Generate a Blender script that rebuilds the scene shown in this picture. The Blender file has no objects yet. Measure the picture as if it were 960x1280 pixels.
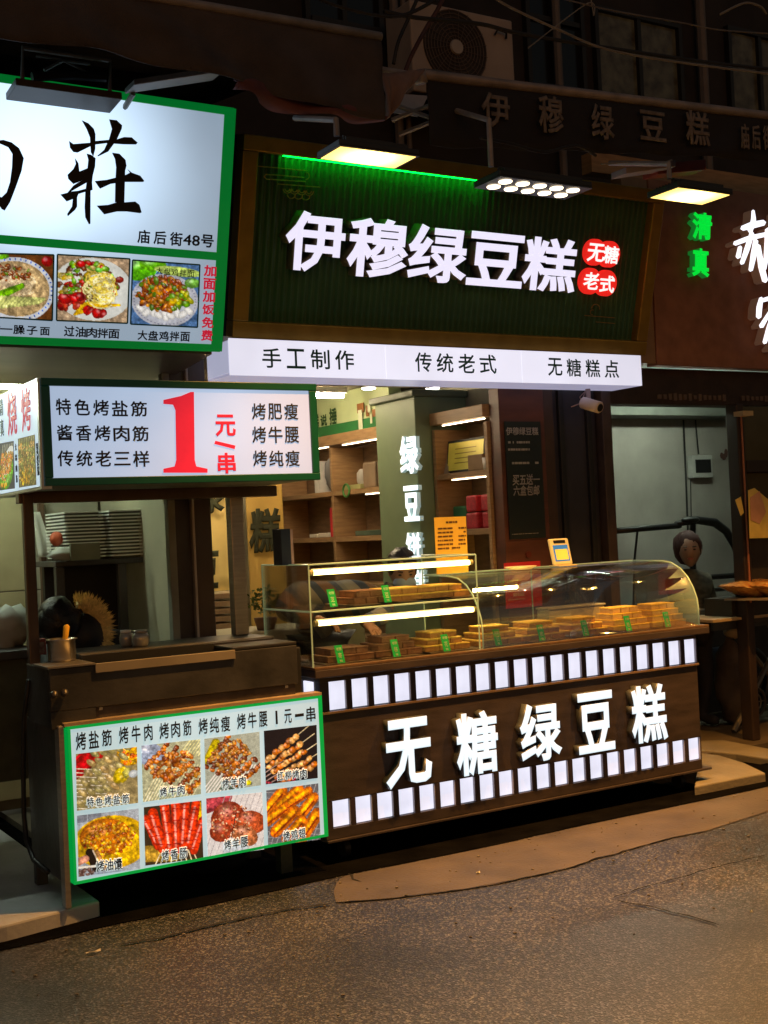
import bpy, bmesh, math, random
import numpy as np
from mathutils import Vector, Matrix, noise
random.seed(7); np.random.seed(7)
SC = bpy.context.scene
COL = SC.collection
# ------------------------------------------------------------------ camera
F_PX, CAM_H = 1550.0, 1.55
def cam_axes(y, p, r):
    y, p, r = map(math.radians, (y, p, r))
    f = Vector((math.sin(y)*math.cos(p), math.cos(y)*math.cos(p), math.sin(p)))
    rt = Vector((math.cos(y), -math.sin(y), 0)); up = rt.cross(f)
    return math.cos(r)*rt + math.sin(r)*up, -math.sin(r)*rt + math.cos(r)*up, f
RT, UP, FW = cam_axes(31.1, .83, -2.73)
EYE = Vector((0, 0, CAM_H))
cam_d = bpy.data.cameras.new('camera'); cam = bpy.data.objects.new('camera', cam_d); COL.objects.link(cam)
cam.matrix_world = Matrix(((RT.x, UP.x, -FW.x, EYE.x), (RT.y, UP.y, -FW.y, EYE.y), (RT.z, UP.z, -FW.z, EYE.z), (0, 0, 0, 1)))
cam_d.sensor_fit = 'VERTICAL'; cam_d.sensor_height = 24; cam_d.lens = 24*F_PX/1280
cam_d.clip_end = 500; cam_d.clip_start = .05
SC.camera = cam
# ------------------------------------------------------------------ night sky, exposure
W = bpy.data.worlds.new("World"); SC.world = W; W.use_nodes = True
nt = W.node_tree; bgn = nt.nodes['Background']
sky = nt.nodes.new('ShaderNodeTexSky'); sky.sky_type = 'NISHITA'; sky.sun_disc = False
sky.sun_elevation = math.radians(1.0); sky.sun_rotation = math.radians(200)
nt.links.new(sky.outputs[0], bgn.inputs[0]); bgn.inputs[1].default_value = 0.085
SC.view_settings.view_transform = 'Standard'; SC.view_settings.look = 'None'
SC.view_settings.exposure = 0; SC.view_settings.gamma = 1
# ------------------------------------------------------------------ projection from photograph pixels to real planes
def ray(x, y): return RT*((x-480)/F_PX) - UP*((y-640)/F_PX) + FW
def P(x, y, X=None, Y=None, Z=None):
    d = ray(x, y)
    t = X/d.x if X is not None else (Y/d.y if Y is not None else (Z-CAM_H)/d.z)
    return EYE + d*t
class Plane:
    def __init__(s, O, U, V):
        s.O = Vector(O); s.U = Vector(U).normalized(); s.V = Vector(V).normalized(); s.N = s.U.cross(s.V)
    def st(s, x, y):
        d = ray(x, y); t = (s.O-EYE).dot(s.N)/d.dot(s.N); q = EYE+d*t-s.O
        return q.dot(s.U), q.dot(s.V)
    def p(s, a, b, d=0): return s.O + s.U*a + s.V*b + s.N*d
def front(Y, X0=0, Z0=0): return Plane((X0, Y, Z0), (1, 0, 0), (0, 0, 1))
def side(X): return Plane((X, 0, 0), (0, -1, 0), (0, 0, 1))
# ------------------------------------------------------------------ materials
MATS = {}
def mat(name, c, rough=.6, metal=0, vary=.15, scale=8, bump=0, bscale=60, c2=None, emit=None, es=0, trans=0, alpha=1, coat=0, stretch=None, detail=4, evary=0, ior=1.45):
    if name in MATS: return MATS[name]
    m = bpy.data.materials.new(name); m.use_nodes = True; n = m.node_tree; b = n.nodes['Principled BSDF']
    b.inputs['Roughness'].default_value = rough; b.inputs['Metallic'].default_value = metal
    b.inputs['IOR'].default_value = ior
    tc = n.nodes.new('ShaderNodeTexCoord'); vec = tc.outputs['Object']
    if stretch:
        mp = n.nodes.new('ShaderNodeMapping'); mp.inputs['Scale'].default_value = stretch
        n.links.new(vec, mp.inputs[0]); vec = mp.outputs[0]
    no = n.nodes.new('ShaderNodeTexNoise'); no.inputs['Scale'].default_value = scale; no.inputs['Detail'].default_value = detail
    n.links.new(vec, no.inputs['Vector'])
    cr = n.nodes.new('ShaderNodeValToRGB'); cr.color_ramp.elements[0].position = .3; cr.color_ramp.elements[1].position = .7
    if c2 is None: c2 = [v*(1-vary) for v in c]; c1 = [min(1, v*(1+vary)) for v in c]
    else: c1 = c
    cr.color_ramp.elements[0].color = (*c2, 1); cr.color_ramp.elements[1].color = (*c1, 1)
    n.links.new(no.outputs['Fac'], cr.inputs[0]); n.links.new(cr.outputs[0], b.inputs['Base Color'])
    if bump:
        n2 = n.nodes.new('ShaderNodeTexNoise'); n2.inputs['Scale'].default_value = bscale; n2.inputs['Detail'].default_value = 3
        n.links.new(vec, n2.inputs['Vector'])
        bu = n.nodes.new('ShaderNodeBump'); bu.inputs['Strength'].default_value = bump; bu.inputs['Distance'].default_value = .01
        n.links.new(n2.outputs['Fac'], bu.inputs['Height']); n.links.new(bu.outputs[0], b.inputs['Normal'])
    if emit:
        b.inputs['Emission Color'].default_value = (*emit, 1); b.inputs['Emission Strength'].default_value = es
        if evary:
            mr = n.nodes.new('ShaderNodeMapRange'); mr.inputs['To Min'].default_value = es*(1-evary); mr.inputs['To Max'].default_value = es*(1+evary)
            mr.inputs['From Min'].default_value = .3; mr.inputs['From Max'].default_value = .7
            n.links.new(no.outputs['Fac'], mr.inputs[0]); n.links.new(mr.outputs[0], b.inputs['Emission Strength'])
    if trans: b.inputs['Transmission Weight'].default_value = trans
    if coat: b.inputs['Coat Weight'].default_value = coat
    MATS[name] = m; return m
def glass_mat(name, tint=(.9, 1, .95), op=.06, refl=1.0):
    m = bpy.data.materials.new(name); m.use_nodes = True; n = m.node_tree; n.nodes.clear()
    o = n.nodes.new('ShaderNodeOutputMaterial'); t = n.nodes.new('ShaderNodeBsdfTransparent'); t.inputs[0].default_value = (*tint, 1)
    g = n.nodes.new('ShaderNodeBsdfGlossy'); g.inputs['Roughness'].default_value = .03
    fr = n.nodes.new('ShaderNodeFresnel'); fr.inputs[0].default_value = 1.5
    mu = n.nodes.new('ShaderNodeMath'); mu.operation = 'MULTIPLY'; mu.inputs[1].default_value = refl; n.links.new(fr.outputs[0], mu.inputs[0])
    x = n.nodes.new('ShaderNodeMixShader'); n.links.new(mu.outputs[0], x.inputs[0]); n.links.new(t.outputs[0], x.inputs[1]); n.links.new(g.outputs[0], x.inputs[2])
    d = n.nodes.new('ShaderNodeBsdfDiffuse'); d.inputs[0].default_value = (.5, .5, .5, 1)
    no = n.nodes.new('ShaderNodeTexNoise'); no.inputs['Scale'].default_value = 5
    ml = n.nodes.new('ShaderNodeMath'); ml.operation = 'MULTIPLY'; ml.inputs[1].default_value = op*2; n.links.new(no.outputs['Fac'], ml.inputs[0])
    y = n.nodes.new('ShaderNodeMixShader'); n.links.new(ml.outputs[0], y.inputs[0]); n.links.new(x.outputs[0], y.inputs[1]); n.links.new(d.outputs[0], y.inputs[2])
    n.links.new(y.outputs[0], o.inputs[0]); MATS[name] = m; return m
def print_mat(name, es, base=.35):
    m = bpy.data.materials.new(name); m.use_nodes = True; n = m.node_tree; b = n.nodes['Principled BSDF']
    a = n.nodes.new('ShaderNodeAttribute'); a.attribute_name = 'ink'
    n.links.new(a.outputs['Color'], b.inputs['Base Color']); n.links.new(a.outputs['Color'], b.inputs['Emission Color'])
    b.inputs['Emission Strength'].default_value = es; b.inputs['Roughness'].default_value = .4
    return m
def backlit(name, c, es, spot=None, spot_r=.5, spot_gain=1.0, vary=.06):
    """translucent film lit by tubes behind: emission, stronger near the tube (spot, object space = world space)"""
    m = bpy.data.materials.new(name); m.use_nodes = True; n = m.node_tree; b = n.nodes['Principled BSDF']
    b.inputs['Base Color'].default_value = (.22, .23, .25, 1); b.inputs['Roughness'].default_value = .35
    b.inputs['Emission Color'].default_value = (*c, 1)
    ge = n.nodes.new('ShaderNodeNewGeometry')
    no = n.nodes.new('ShaderNodeTexNoise'); no.inputs['Scale'].default_value = 3; n.links.new(ge.outputs['Position'], no.inputs['Vector'])
    mr = n.nodes.new('ShaderNodeMapRange'); mr.inputs['From Min'].default_value = .3; mr.inputs['From Max'].default_value = .7
    mr.inputs['To Min'].default_value = es*(1-vary); mr.inputs['To Max'].default_value = es*(1+vary); n.links.new(no.outputs['Fac'], mr.inputs[0])
    out = mr.outputs[0]
    for sp, r, g in (spot or []):
        vm = n.nodes.new('ShaderNodeVectorMath'); vm.operation = 'DISTANCE'; n.links.new(ge.outputs['Position'], vm.inputs[0]); vm.inputs[1].default_value = tuple(sp)
        m2 = n.nodes.new('ShaderNodeMapRange'); m2.interpolation_type = 'SMOOTHERSTEP'; m2.inputs['From Min'].default_value = 0; m2.inputs['From Max'].default_value = r
        m2.inputs['To Min'].default_value = g; m2.inputs['To Max'].default_value = 0; n.links.new(vm.outputs['Value'], m2.inputs[0])
        ad = n.nodes.new('ShaderNodeMath'); ad.operation = 'ADD'; n.links.new(out, ad.inputs[0]); n.links.new(m2.outputs[0], ad.inputs[1]); out = ad.outputs[0]
    n.links.new(out, b.inputs['Emission Strength']); MATS[name] = m; return m
# ------------------------------------------------------------------ mesh builder
class MB:
    def __init__(s): s.v = []; s.f = []
    def add(s, vs, fs):
        k = len(s.v); s.v += [tuple(v) for v in vs]; s.f += [tuple(i+k for i in f) for f in fs]; return s
    def box(s, x0, x1, y0, y1, z0, z1):
        return s.add([(x0,y0,z0),(x1,y0,z0),(x1,y1,z0),(x0,y1,z0),(x0,y0,z1),(x1,y0,z1),(x1,y1,z1),(x0,y1,z1)],
                     [(0,3,2,1),(4,5,6,7),(0,1,5,4),(1,2,6,5),(2,3,7,6),(3,0,4,7)])
    def hexa(s, p):   # p: 4 bottom ccw + 4 top
        return s.add(p, [(0,3,2,1),(4,5,6,7),(0,1,5,4),(1,2,6,5),(2,3,7,6),(3,0,4,7)])
    def pbox(s, pl, s0, s1, t0, t1, d0, d1):   # box on a plane
        return s.hexa([pl.p(s0,t0,d0),pl.p(s1,t0,d0),pl.p(s1,t0,d1),pl.p(s0,t0,d1),pl.p(s0,t1,d0),pl.p(s1,t1,d0),pl.p(s1,t1,d1),pl.p(s0,t1,d1)])
    def poly(s, pts, d):   # prism: polygon + offset vector
        n = len(pts); d = Vector(d)
        return s.add([Vector(p) for p in pts]+[Vector(p)+d for p in pts],
                     [tuple(range(n)), tuple(reversed(range(n, 2*n)))]+[(i, i+n, (i+1)%n+n, (i+1)%n) for i in range(n)])
    def tube(s, pts, r, n=8, cap=True):
        pts = [Vector(p) for p in pts]; rs = r if isinstance(r, (list, tuple)) else [r]*len(pts)
        vs = []; fs = []; prev = None
        for i, p in enumerate(pts):
            t = (pts[min(i+1, len(pts)-1)]-pts[max(i-1, 0)]).normalized()
            a = prev if prev is not None else (Vector((0,0,1)) if abs(t.z) < .9 else Vector((1,0,0)))
            a = (a - t*a.dot(t)).normalized(); b = t.cross(a); prev = a
            vs += [p + (a*math.cos(k*2*math.pi/n)+b*math.sin(k*2*math.pi/n))*rs[i] for k in range(n)]
        for i in range(len(pts)-1):
            fs += [(i*n+k, i*n+(k+1)%n, (i+1)*n+(k+1)%n, (i+1)*n+k) for k in range(n)]
        if cap: fs += [tuple(reversed(range(n))), tuple(range((len(pts)-1)*n, len(pts)*n))]
        return s.add(vs, fs)
    def lathe(s, c, prof, n=20, M=None):
        c = Vector(c); vs = []; fs = []
        for r, z in prof:
            for k in range(n):
                q = Vector((r*math.cos(k*2*math.pi/n), r*math.sin(k*2*math.pi/n), z))
                vs.append(c+(M @ q if M else q))
        m = len(prof)
        for i in range(m-1): fs += [(i*n+k, i*n+(k+1)%n, (i+1)*n+(k+1)%n, (i+1)*n+k) for k in range(n)]
        fs += [tuple(reversed(range(n))), tuple(range((m-1)*n, m*n))]
        return s.add(vs, fs)
    def ball(s, c, rx, ry, rz, n=14, m=9, amp=0, fr=3, M=None, seed=0):
        vs = []; fs = []; c = Vector(c)
        for i in range(m+1):
            th = math.pi*i/m
            for k in range(n):
                ph = 2*math.pi*k/n
                q = Vector((math.sin(th)*math.cos(ph), math.sin(th)*math.sin(ph), math.cos(th)))
                q *= 1+amp*noise.noise(q*fr+Vector((seed, 0, 0)))
                q = Vector((q.x*rx, q.y*ry, q.z*rz)); vs.append(c+(M @ q if M else q))
        for i in range(m): fs += [(i*n+k, (i+1)*n+k, (i+1)*n+(k+1)%n, i*n+(k+1)%n) for k in range(n)]
        return s.add(vs, fs)
    def grid(s, fn, nu, nv):
        vs = [fn(i/nu, j/nv) for j in range(nv+1) for i in range(nu+1)]
        return s.add(vs, [(j*(nu+1)+i, j*(nu+1)+i+1, (j+1)*(nu+1)+i+1, (j+1)*(nu+1)+i) for j in range(nv) for i in range(nu)])
    def mesh(s, name, m, smooth=False):
        me = bpy.data.meshes.new(name); me.from_pydata([tuple(v) for v in s.v], [], s.f); me.update()
        if m: me.materials.append(m)
        if smooth: me.polygons.foreach_set('use_smooth', [True]*len(me.polygons))
        return me
WL = {}   # world location of each object (translations only)
def finish(o, parent, at=(0,0,0)):
    COL.objects.link(o); at = Vector(at)
    if parent is not None:
        o.parent = parent; o.location = at-WL[parent.name]
    else: o.location = at
    WL[o.name] = at
    return o
def thing(name, label, cat, loc, group=None):
    o = bpy.data.objects.new(name, None); o.empty_display_size = .1
    finish(o, None, loc); o['label'] = label; o['category'] = cat
    if group: o['group'] = group
    return o
def build(mb, name, m, parent=None, smooth=False, bev=0, sol=0, at=(0,0,0), sub=0, seg=2):
    me = mb if isinstance(mb, bpy.types.Mesh) else mb.mesh(name, m, smooth)
    o = bpy.data.objects.new(name, me); finish(o, parent, at)
    if sub: q = o.modifiers.new('sub', 'SUBSURF'); q.levels = sub; q.render_levels = sub
    if bev:
        q = o.modifiers.new('bevel', 'BEVEL'); q.width = bev; q.segments = seg; q.limit_method = 'ANGLE'; q.angle_limit = math.radians(40)
    if sol: q = o.modifiers.new('thick', 'SOLIDIFY'); q.thickness = sol; q.offset = 0
    return o
def tag(o, label, cat, group=None):
    o['label'] = label; o['category'] = cat
    if group: o['group'] = group
    return o
def structure(o, kind='structure'): o['kind'] = kind; return o
# ------------------------------------------------------------------ lettering
def glyph(s, bold, ext=0, res=2, shear=0):
    c = bpy.data.curves.new('lettering', 'FONT'); c.body = s; c.size = 1; c.resolution_u = res
    c.bevel_depth = bold; c.bevel_resolution = 0; c.extrude = ext; c.shear = shear
    o = bpy.data.objects.new('lettering', c); COL.objects.link(o)
    dg = bpy.context.evaluated_depsgraph_get(); dg.update()
    m = bpy.data.meshes.new_from_object(o.evaluated_get(dg))
    bpy.data.objects.remove(o); bpy.data.curves.remove(c)
    v = np.empty(len(m.vertices)*3); m.vertices.foreach_get('co', v); v = v.reshape(-1, 3)
    return m, v
def text(s, pl, box, m, parent, bold=.016, d=.002, thick=.001, name='lettering', px=True, res=2, shear=0):
    """box: pixel corners (x0,y0,x1,y1) of the inked area, or plane coordinates when px is False"""
    me, v = glyph(s, bold, 0, res, shear)
    if px:
        s0, t1 = pl.st(box[0], box[1]); s1, t0 = pl.st(box[2], box[3])
    else: s0, t0, s1, t1 = box
    lo = v.min(0); hi = v.max(0); sx = (s1-s0)/(hi[0]-lo[0]); sy = (t1-t0)/(hi[1]-lo[1])
    a = s0+(v[:,0]-lo[0])*sx; b = t0+(v[:,1]-lo[1])*sy; dz = d+(v[:,2]/(max(abs(hi[2]), 1e-6)) if bold > 0 else v[:,2]*0)*thick
    w = np.array(pl.O)+np.outer(a, pl.U)+np.outer(b, pl.V)+np.outer(dz, pl.N)
    me.vertices.foreach_set('co', w.ravel()); me.update(); me.name = name
    me.materials.clear(); me.materials.append(m)
    o = bpy.data.objects.new(name, me); finish(o, parent)
    return o
def channel(s, pl, box, mf, ms, parent, bold=.03, depth=.05, d=0, px=True, shear=0, name='letter', gap=.0):
    """a letter with metal sides (part) and a lit face (sub-part)"""
    me, v = glyph(s, bold*1.06, .2, 2, shear)
    pf = Plane(pl.p(0, 0, d+depth), pl.U, pl.V)
    if px: s0, t1 = pf.st(box[0], box[1]); s1, t0 = pf.st(box[2], box[3])
    else: s0, t0, s1, t1 = box
    lo = v.min(0); hi = v.max(0); a = s0+(v[:,0]-lo[0])/(hi[0]-lo[0])*(s1-s0); b = t0+(v[:,1]-lo[1])/(hi[1]-lo[1])*(t1-t0)
    dz = d+(v[:,2]-lo[2])/(hi[2]-lo[2])*depth
    w = np.array(pl.O)+np.outer(a, pl.U)+np.outer(b, pl.V)+np.outer(dz, pl.N)
    me.vertices.foreach_set('co', w.ravel()); me.update(); me.name = name; me.materials.clear(); me.materials.append(ms)
    o = bpy.data.objects.new(name, me); finish(o, parent)
    text(s, pl, (s0, t0, s1, t1), mf, o, bold, d+depth+.003, .002, 'letter_face', px=False, shear=shear)
    return o
def ink_poly(pts, pl, m, parent, name='brush_stroke', d=.003, th=.002):
    """traced brush stroke as a thin prism on a plane"""
    q = [pl.st(*p) for p in pts]
    area = sum(q[i][0]*q[(i+1)%len(q)][1]-q[(i+1)%len(q)][0]*q[i][1] for i in range(len(q)))
    if area > 0: q = q[::-1]
    return build(MB().poly([pl.p(a, b, d) for a, b in q], pl.N*th), name, m, parent)
# ------------------------------------------------------------------ painted food prints (flat print, one colour per mesh point)
class Cv:
    def __init__(s, bg, n=104, noise_amp=.1, seed=1):
        s.n = n; s.r = np.random.RandomState(seed); s.a = np.ones((n, n, 3))*np.array(bg)
        s.Y, s.X = np.mgrid[0:n, 0:n]/(n-1)
        s.a *= 1+noise_amp*s.r.randn(n, n, 1)
    def ell(s, cx, cy, rx, ry, ang, c, edge=.6, amp=.15, hl=.5):
        ca, sa = math.cos(ang), math.sin(ang); dx = s.X-cx; dy = s.Y-cy
        u = (dx*ca+dy*sa)/rx; v = (-dx*sa+dy*ca)/ry; d = u*u+v*v; k = d < 1
        sh = (1-(1-edge)*d)*(1+amp*s.r.randn(s.n, s.n)*.7)
        sp = np.exp(-((u+.3)**2+(v+.35)**2)*9)*hl
        col = np.array(c)*sh[..., None]+sp[..., None]*.5
        s.a[k] = col[k]; return s
    def seg(s, x0, y0, x1, y1, w, c, amp=.1):
        dx, dy = x1-x0, y1-y0; L = dx*dx+dy*dy+1e-9; t = np.clip(((s.X-x0)*dx+(s.Y-y0)*dy)/L, 0, 1)
        d = np.hypot(s.X-x0-t*dx, s.Y-y0-t*dy)/w; k = d < 1
        col = np.array(c)*((1.1-.5*d**2)*(1+amp*s.r.randn(s.n, s.n)))[..., None]; s.a[k] = col[k]; return s
    def skewer(s, x0, y0, x1, y1, w, c, stick=(.75, .7, .5), nb=7, f0=.2, f1=.95, c2=None):
        s.seg(x0, y0, x1, y1, .007, stick); an = math.atan2(y1-y0, x1-x0)
        nb = int(nb*1.8)
        for i in range(nb):
            t = f0+(f1-f0)*(i+.5)/nb; q = s.r.rand(); cc = np.array(c)*(.7+.6*q) if c2 is None or q > .5 else np.array(c2)*(.7+.6*s.r.rand())
            s.ell(x0+(x1-x0)*t+s.r.randn()*.014, y0+(y1-y0)*t+s.r.randn()*.014, math.hypot(x1-x0, y1-y0)*(f1-f0)/nb*.9, w*(.75+.45*s.r.rand()), an+s.r.randn()*.35, cc, .45)
        return s
    def scatter(s, n, cx, cy, rx, ry, r, cols, edge=.5):
        for i in range(n):
            a = s.r.rand()*6.283; q = math.sqrt(s.r.rand()); c = cols[s.r.randint(len(cols))]
            s.ell(cx+q*rx*math.cos(a), cy+q*ry*math.sin(a), r*(.6+.8*s.r.rand()), r*(.4+.5*s.r.rand()), s.r.rand()*3, np.array(c)*(.75+.5*s.r.rand()), edge)
        return s
    def rough(s, amp=.45, seed=5):
        r_ = np.random.RandomState(seed); n = s.n; f = np.zeros((n, n))
        for k, a in ((2, .5), (4, .8), (9, .6)):
            m = n//k+2; q = r_.randn(m, m); yi = np.arange(n)/k; i0 = yi.astype(int); fr = yi-i0
            rows_ = q[i0]*(1-fr)[:, None]+q[i0+1]*fr[:, None]; f += a*(rows_[:, i0]*(1-fr)[None]+rows_[:, i0+1]*fr[None])
        sat = s.a.max(2)-s.a.min(2); w = np.clip(sat*4, .15, 1)
        s.a *= np.exp(amp*f*w)[..., None]*.92
        s.a = np.clip(s.a, 0, 1)**1.22; L = s.a.mean(2, keepdims=True); s.a = np.clip(L+(s.a-L)*1.18, 0, 1); return s
    def curl(s, cx, cy, r, w, c, n=10, turn=3.):
        a0 = s.r.rand()*6.28; p = None
        for i in range(n+1):
            a = a0+turn*i/n; q = (cx+r*math.cos(a)*(1+.1*s.r.randn()), cy+r*math.sin(a)*.8)
            if p: s.seg(*p, *q, w, c)
            p = q
        return s
def photo_print(pl, quad, cv, m, parent, d=.002, name='food_photo', px=True):
    """quad: pixel corners TL, TR, BR, BL"""
    cv.rough(.38, len(quad)+int(quad[0][0]*7) % 97); c = [pl.st(*q) for q in quad] if px else quad
    n = cv.n; vs = []
    cols = np.ones((n, n, 4)); cols[..., :3] = np.clip(cv.a, .003, 1)
    (ax, ay), (bx, by), (cx, cy), (dx, dy) = c
    for j in range(n):
        for i in range(n):
            u, v = i/(n-1), j/(n-1)
            s_ = (ax*(1-u)+bx*u)*(1-v)+(dx*(1-u)+cx*u)*v; t_ = (ay*(1-u)+by*u)*(1-v)+(dy*(1-u)+cy*u)*v
            vs.append(pl.p(s_, t_, d))
    me = bpy.data.meshes.new(name)
    me.from_pydata([tuple(v) for v in vs], [], [(j*n+i, (j+1)*n+i, (j+1)*n+i+1, j*n+i+1) for j in range(n-1) for i in range(n-1)])
    at_ = me.color_attributes.new('ink', 'FLOAT_COLOR', 'POINT'); at_.data.foreach_set('color', cols.ravel().astype(np.float32))
    me.materials.append(m); o = bpy.data.objects.new(name, me); return finish(o, parent)
# ================================================================== materials of the place
M_ink = mat('navy_black_ink', (.012, .014, .03), .5, vary=.1)
M_black = mat('black_paint', (.012, .012, .013), .5)
M_red = mat('red_print', (.5, .01, .03), .5, emit=(.55, .012, .04), es=.75)
M_green = mat('green_frame_vinyl', (.0, .13, .03), .45, emit=(.0, .22, .03), es=.55)
M_dgreen = mat('dark_green_frame', (.0, .055, .036), .4, vary=.1, emit=(0, .05, .03), es=.08)
M_steel = mat('brushed_steel', (.42, .39, .36), .38, .85, vary=.15, scale=6, stretch=(1, 1, 14), bump=.08, bscale=90)
M_dsteel = mat('smoke_stained_steel', (.06, .06, .063), .4, .4, vary=.4, scale=5, bump=.2, bscale=25, detail=8)
M_alu = mat('aluminium', (.6, .6, .6), .35, .8, vary=.08)
M_brown = mat('brown_wood_grain_panel', (.044, .033, .033), .5, vary=.3, scale=5, stretch=(1, 1, 5), bump=.15, bscale=80)
M_dark = mat('dark_painted_wall', (.02, .019, .021), .8, vary=.4, scale=3, bump=.3, bscale=20)
M_wood = mat('shelf_oak', (.33, .2, .095), .5, vary=.2, scale=4, stretch=(2, 2, 14), bump=.05)
M_woodb = mat('shelf_back_oak', (.24, .15, .08), .55, vary=.2, scale=4, stretch=(2, 2, 10))
M_gold = mat('brushed_gold_frame', (.36, .22, .045), .4, .6, vary=.15, scale=10)
M_white = mat('white_paint', (.75, .75, .72), .5, vary=.06)
M_cream = mat('greasy_cream_wall', (.4, .38, .27), .5, vary=.2, scale=2.2)
M_tilem = mat('glazed_wall_tile', (.42, .38, .22), .25, vary=.15, scale=3)
M_grout = mat('dark_grout', (.12, .11, .08), .8)
M_paper = mat('paper', (.7, .68, .6), .7, vary=.05)
M_glass = glass_mat('clear_glass', (.96, .985, .965), .004, .7)
M_glassedge = mat('green_glass_edge', (.35, .5, .38), .2, vary=.1, emit=(.25, .3, .16), es=.25)
M_cloth_dark = mat('dark_awning_canvas', (.07, .06, .062), .85, vary=.25, scale=5, bump=.4, bscale=160)
# ================================================================== GROUND
def asphalt():
    m = bpy.data.materials.new('asphalt'); m.use_nodes = True; n = m.node_tree; b = n.nodes['Principled BSDF']
    tc = n.nodes.new('ShaderNodeNewGeometry')
    v = n.nodes.new('ShaderNodeTexVoronoi'); v.inputs['Scale'].default_value = 150; v.inputs['Randomness'].default_value = 1
    wn = n.nodes.new('ShaderNodeTexNoise'); wn.inputs['Scale'].default_value = 60; wn.inputs['Detail'].default_value = 4; n.links.new(tc.outputs['Position'], wn.inputs['Vector'])
    wm = n.nodes.new('ShaderNodeMix'); wm.data_type = 'VECTOR'; wm.inputs[0].default_value = .012; n.links.new(tc.outputs['Position'], wm.inputs[4]); n.links.new(wn.outputs['Color'], wm.inputs[5]); n.links.new(wm.outputs[1], v.inputs['Vector'])
    cr = n.nodes.new('ShaderNodeValToRGB'); e = cr.color_ramp.elements
    e[0].position = 0; e[0].color = (.02, .019, .019, 1); e[1].position = 1; e[1].color = (.19, .19, .2, 1)
    e2 = cr.color_ramp.elements.new(.68); e2.color = (.03, .029, .029, 1)
    sp = n.nodes.new('ShaderNodeSeparateColor'); n.links.new(v.outputs['Color'], sp.inputs[0]); n.links.new(sp.outputs[0], cr.inputs[0])
    big = n.nodes.new('ShaderNodeTexNoise'); big.inputs['Scale'].default_value = 1.4; big.inputs['Detail'].default_value = 5; n.links.new(tc.outputs['Position'], big.inputs['Vector'])
    mx = n.nodes.new('ShaderNodeMix'); mx.data_type = 'RGBA'; mx.blend_type = 'MULTIPLY'; mx.inputs[0].default_value = 1
    cr2 = n.nodes.new('ShaderNodeValToRGB'); cr2.color_ramp.elements[0].position = .35; cr2.color_ramp.elements[0].color = (.42, .41, .4, 1); cr2.color_ramp.elements[1].position = .68; cr2.color_ramp.elements[1].color = (1.45, 1.38, 1.3, 1)
    n.links.new(big.outputs['Fac'], cr2.inputs[0]); n.links.new(cr.outputs[0], mx.inputs[6]); n.links.new(cr2.outputs[0], mx.inputs[7]); n.links.new(mx.outputs[2], b.inputs['Base Color'])
    rr = n.nodes.new('ShaderNodeMapRange'); rr.inputs['To Min'].default_value = .45; rr.inputs['To Max'].default_value = .25; n.links.new(big.outputs['Fac'], rr.inputs[0]); n.links.new(rr.outputs[0], b.inputs['Roughness'])
    bu = n.nodes.new('ShaderNodeBump'); bu.inputs['Strength'].default_value = .4; bu.inputs['Distance'].default_value = .004
    n.links.new(v.outputs['Distance'], bu.inputs['Height']); n.links.new(bu.outputs[0], b.inputs['Normal'])
    return m
M_asph = asphalt()
M_conc = mat('worn_concrete', (.092, .073, .05), .5, vary=.3, scale=3.2, bump=.25, bscale=60, detail=9)
M_slab = mat('paving_slab', (.2, .18, .14), .65, vary=.2, scale=5, bump=.3, bscale=50)
M_nearblack = mat('near_black_ground', (.004, .0038, .004), 1, vary=.4, scale=6, bump=.6, bscale=30, ior=1.05)
M_crack = mat('crack_filled_with_grit', (.012, .011, .01), .9)
g = MB()
def road_fn(u, v):
    x = -25+70*u; y = -25+30.0*v
    return (x, y, 0)
g.grid(road_fn, 1, 1)
structure(build(g, 'road', M_asph))
g = MB().box(-25, 45, 5.0, 60, -.05, -.004); structure(build(g, 'earth', M_nearblack))
# uneven near-black strip between the road and the slabs
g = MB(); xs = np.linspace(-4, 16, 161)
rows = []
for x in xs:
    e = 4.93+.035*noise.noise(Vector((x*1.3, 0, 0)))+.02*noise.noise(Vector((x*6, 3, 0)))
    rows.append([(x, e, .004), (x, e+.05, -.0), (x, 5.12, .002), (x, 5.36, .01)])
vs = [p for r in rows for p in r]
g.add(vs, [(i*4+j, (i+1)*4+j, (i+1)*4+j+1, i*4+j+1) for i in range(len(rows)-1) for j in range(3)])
structure(build(g, 'dark_strip', M_nearblack))
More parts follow.
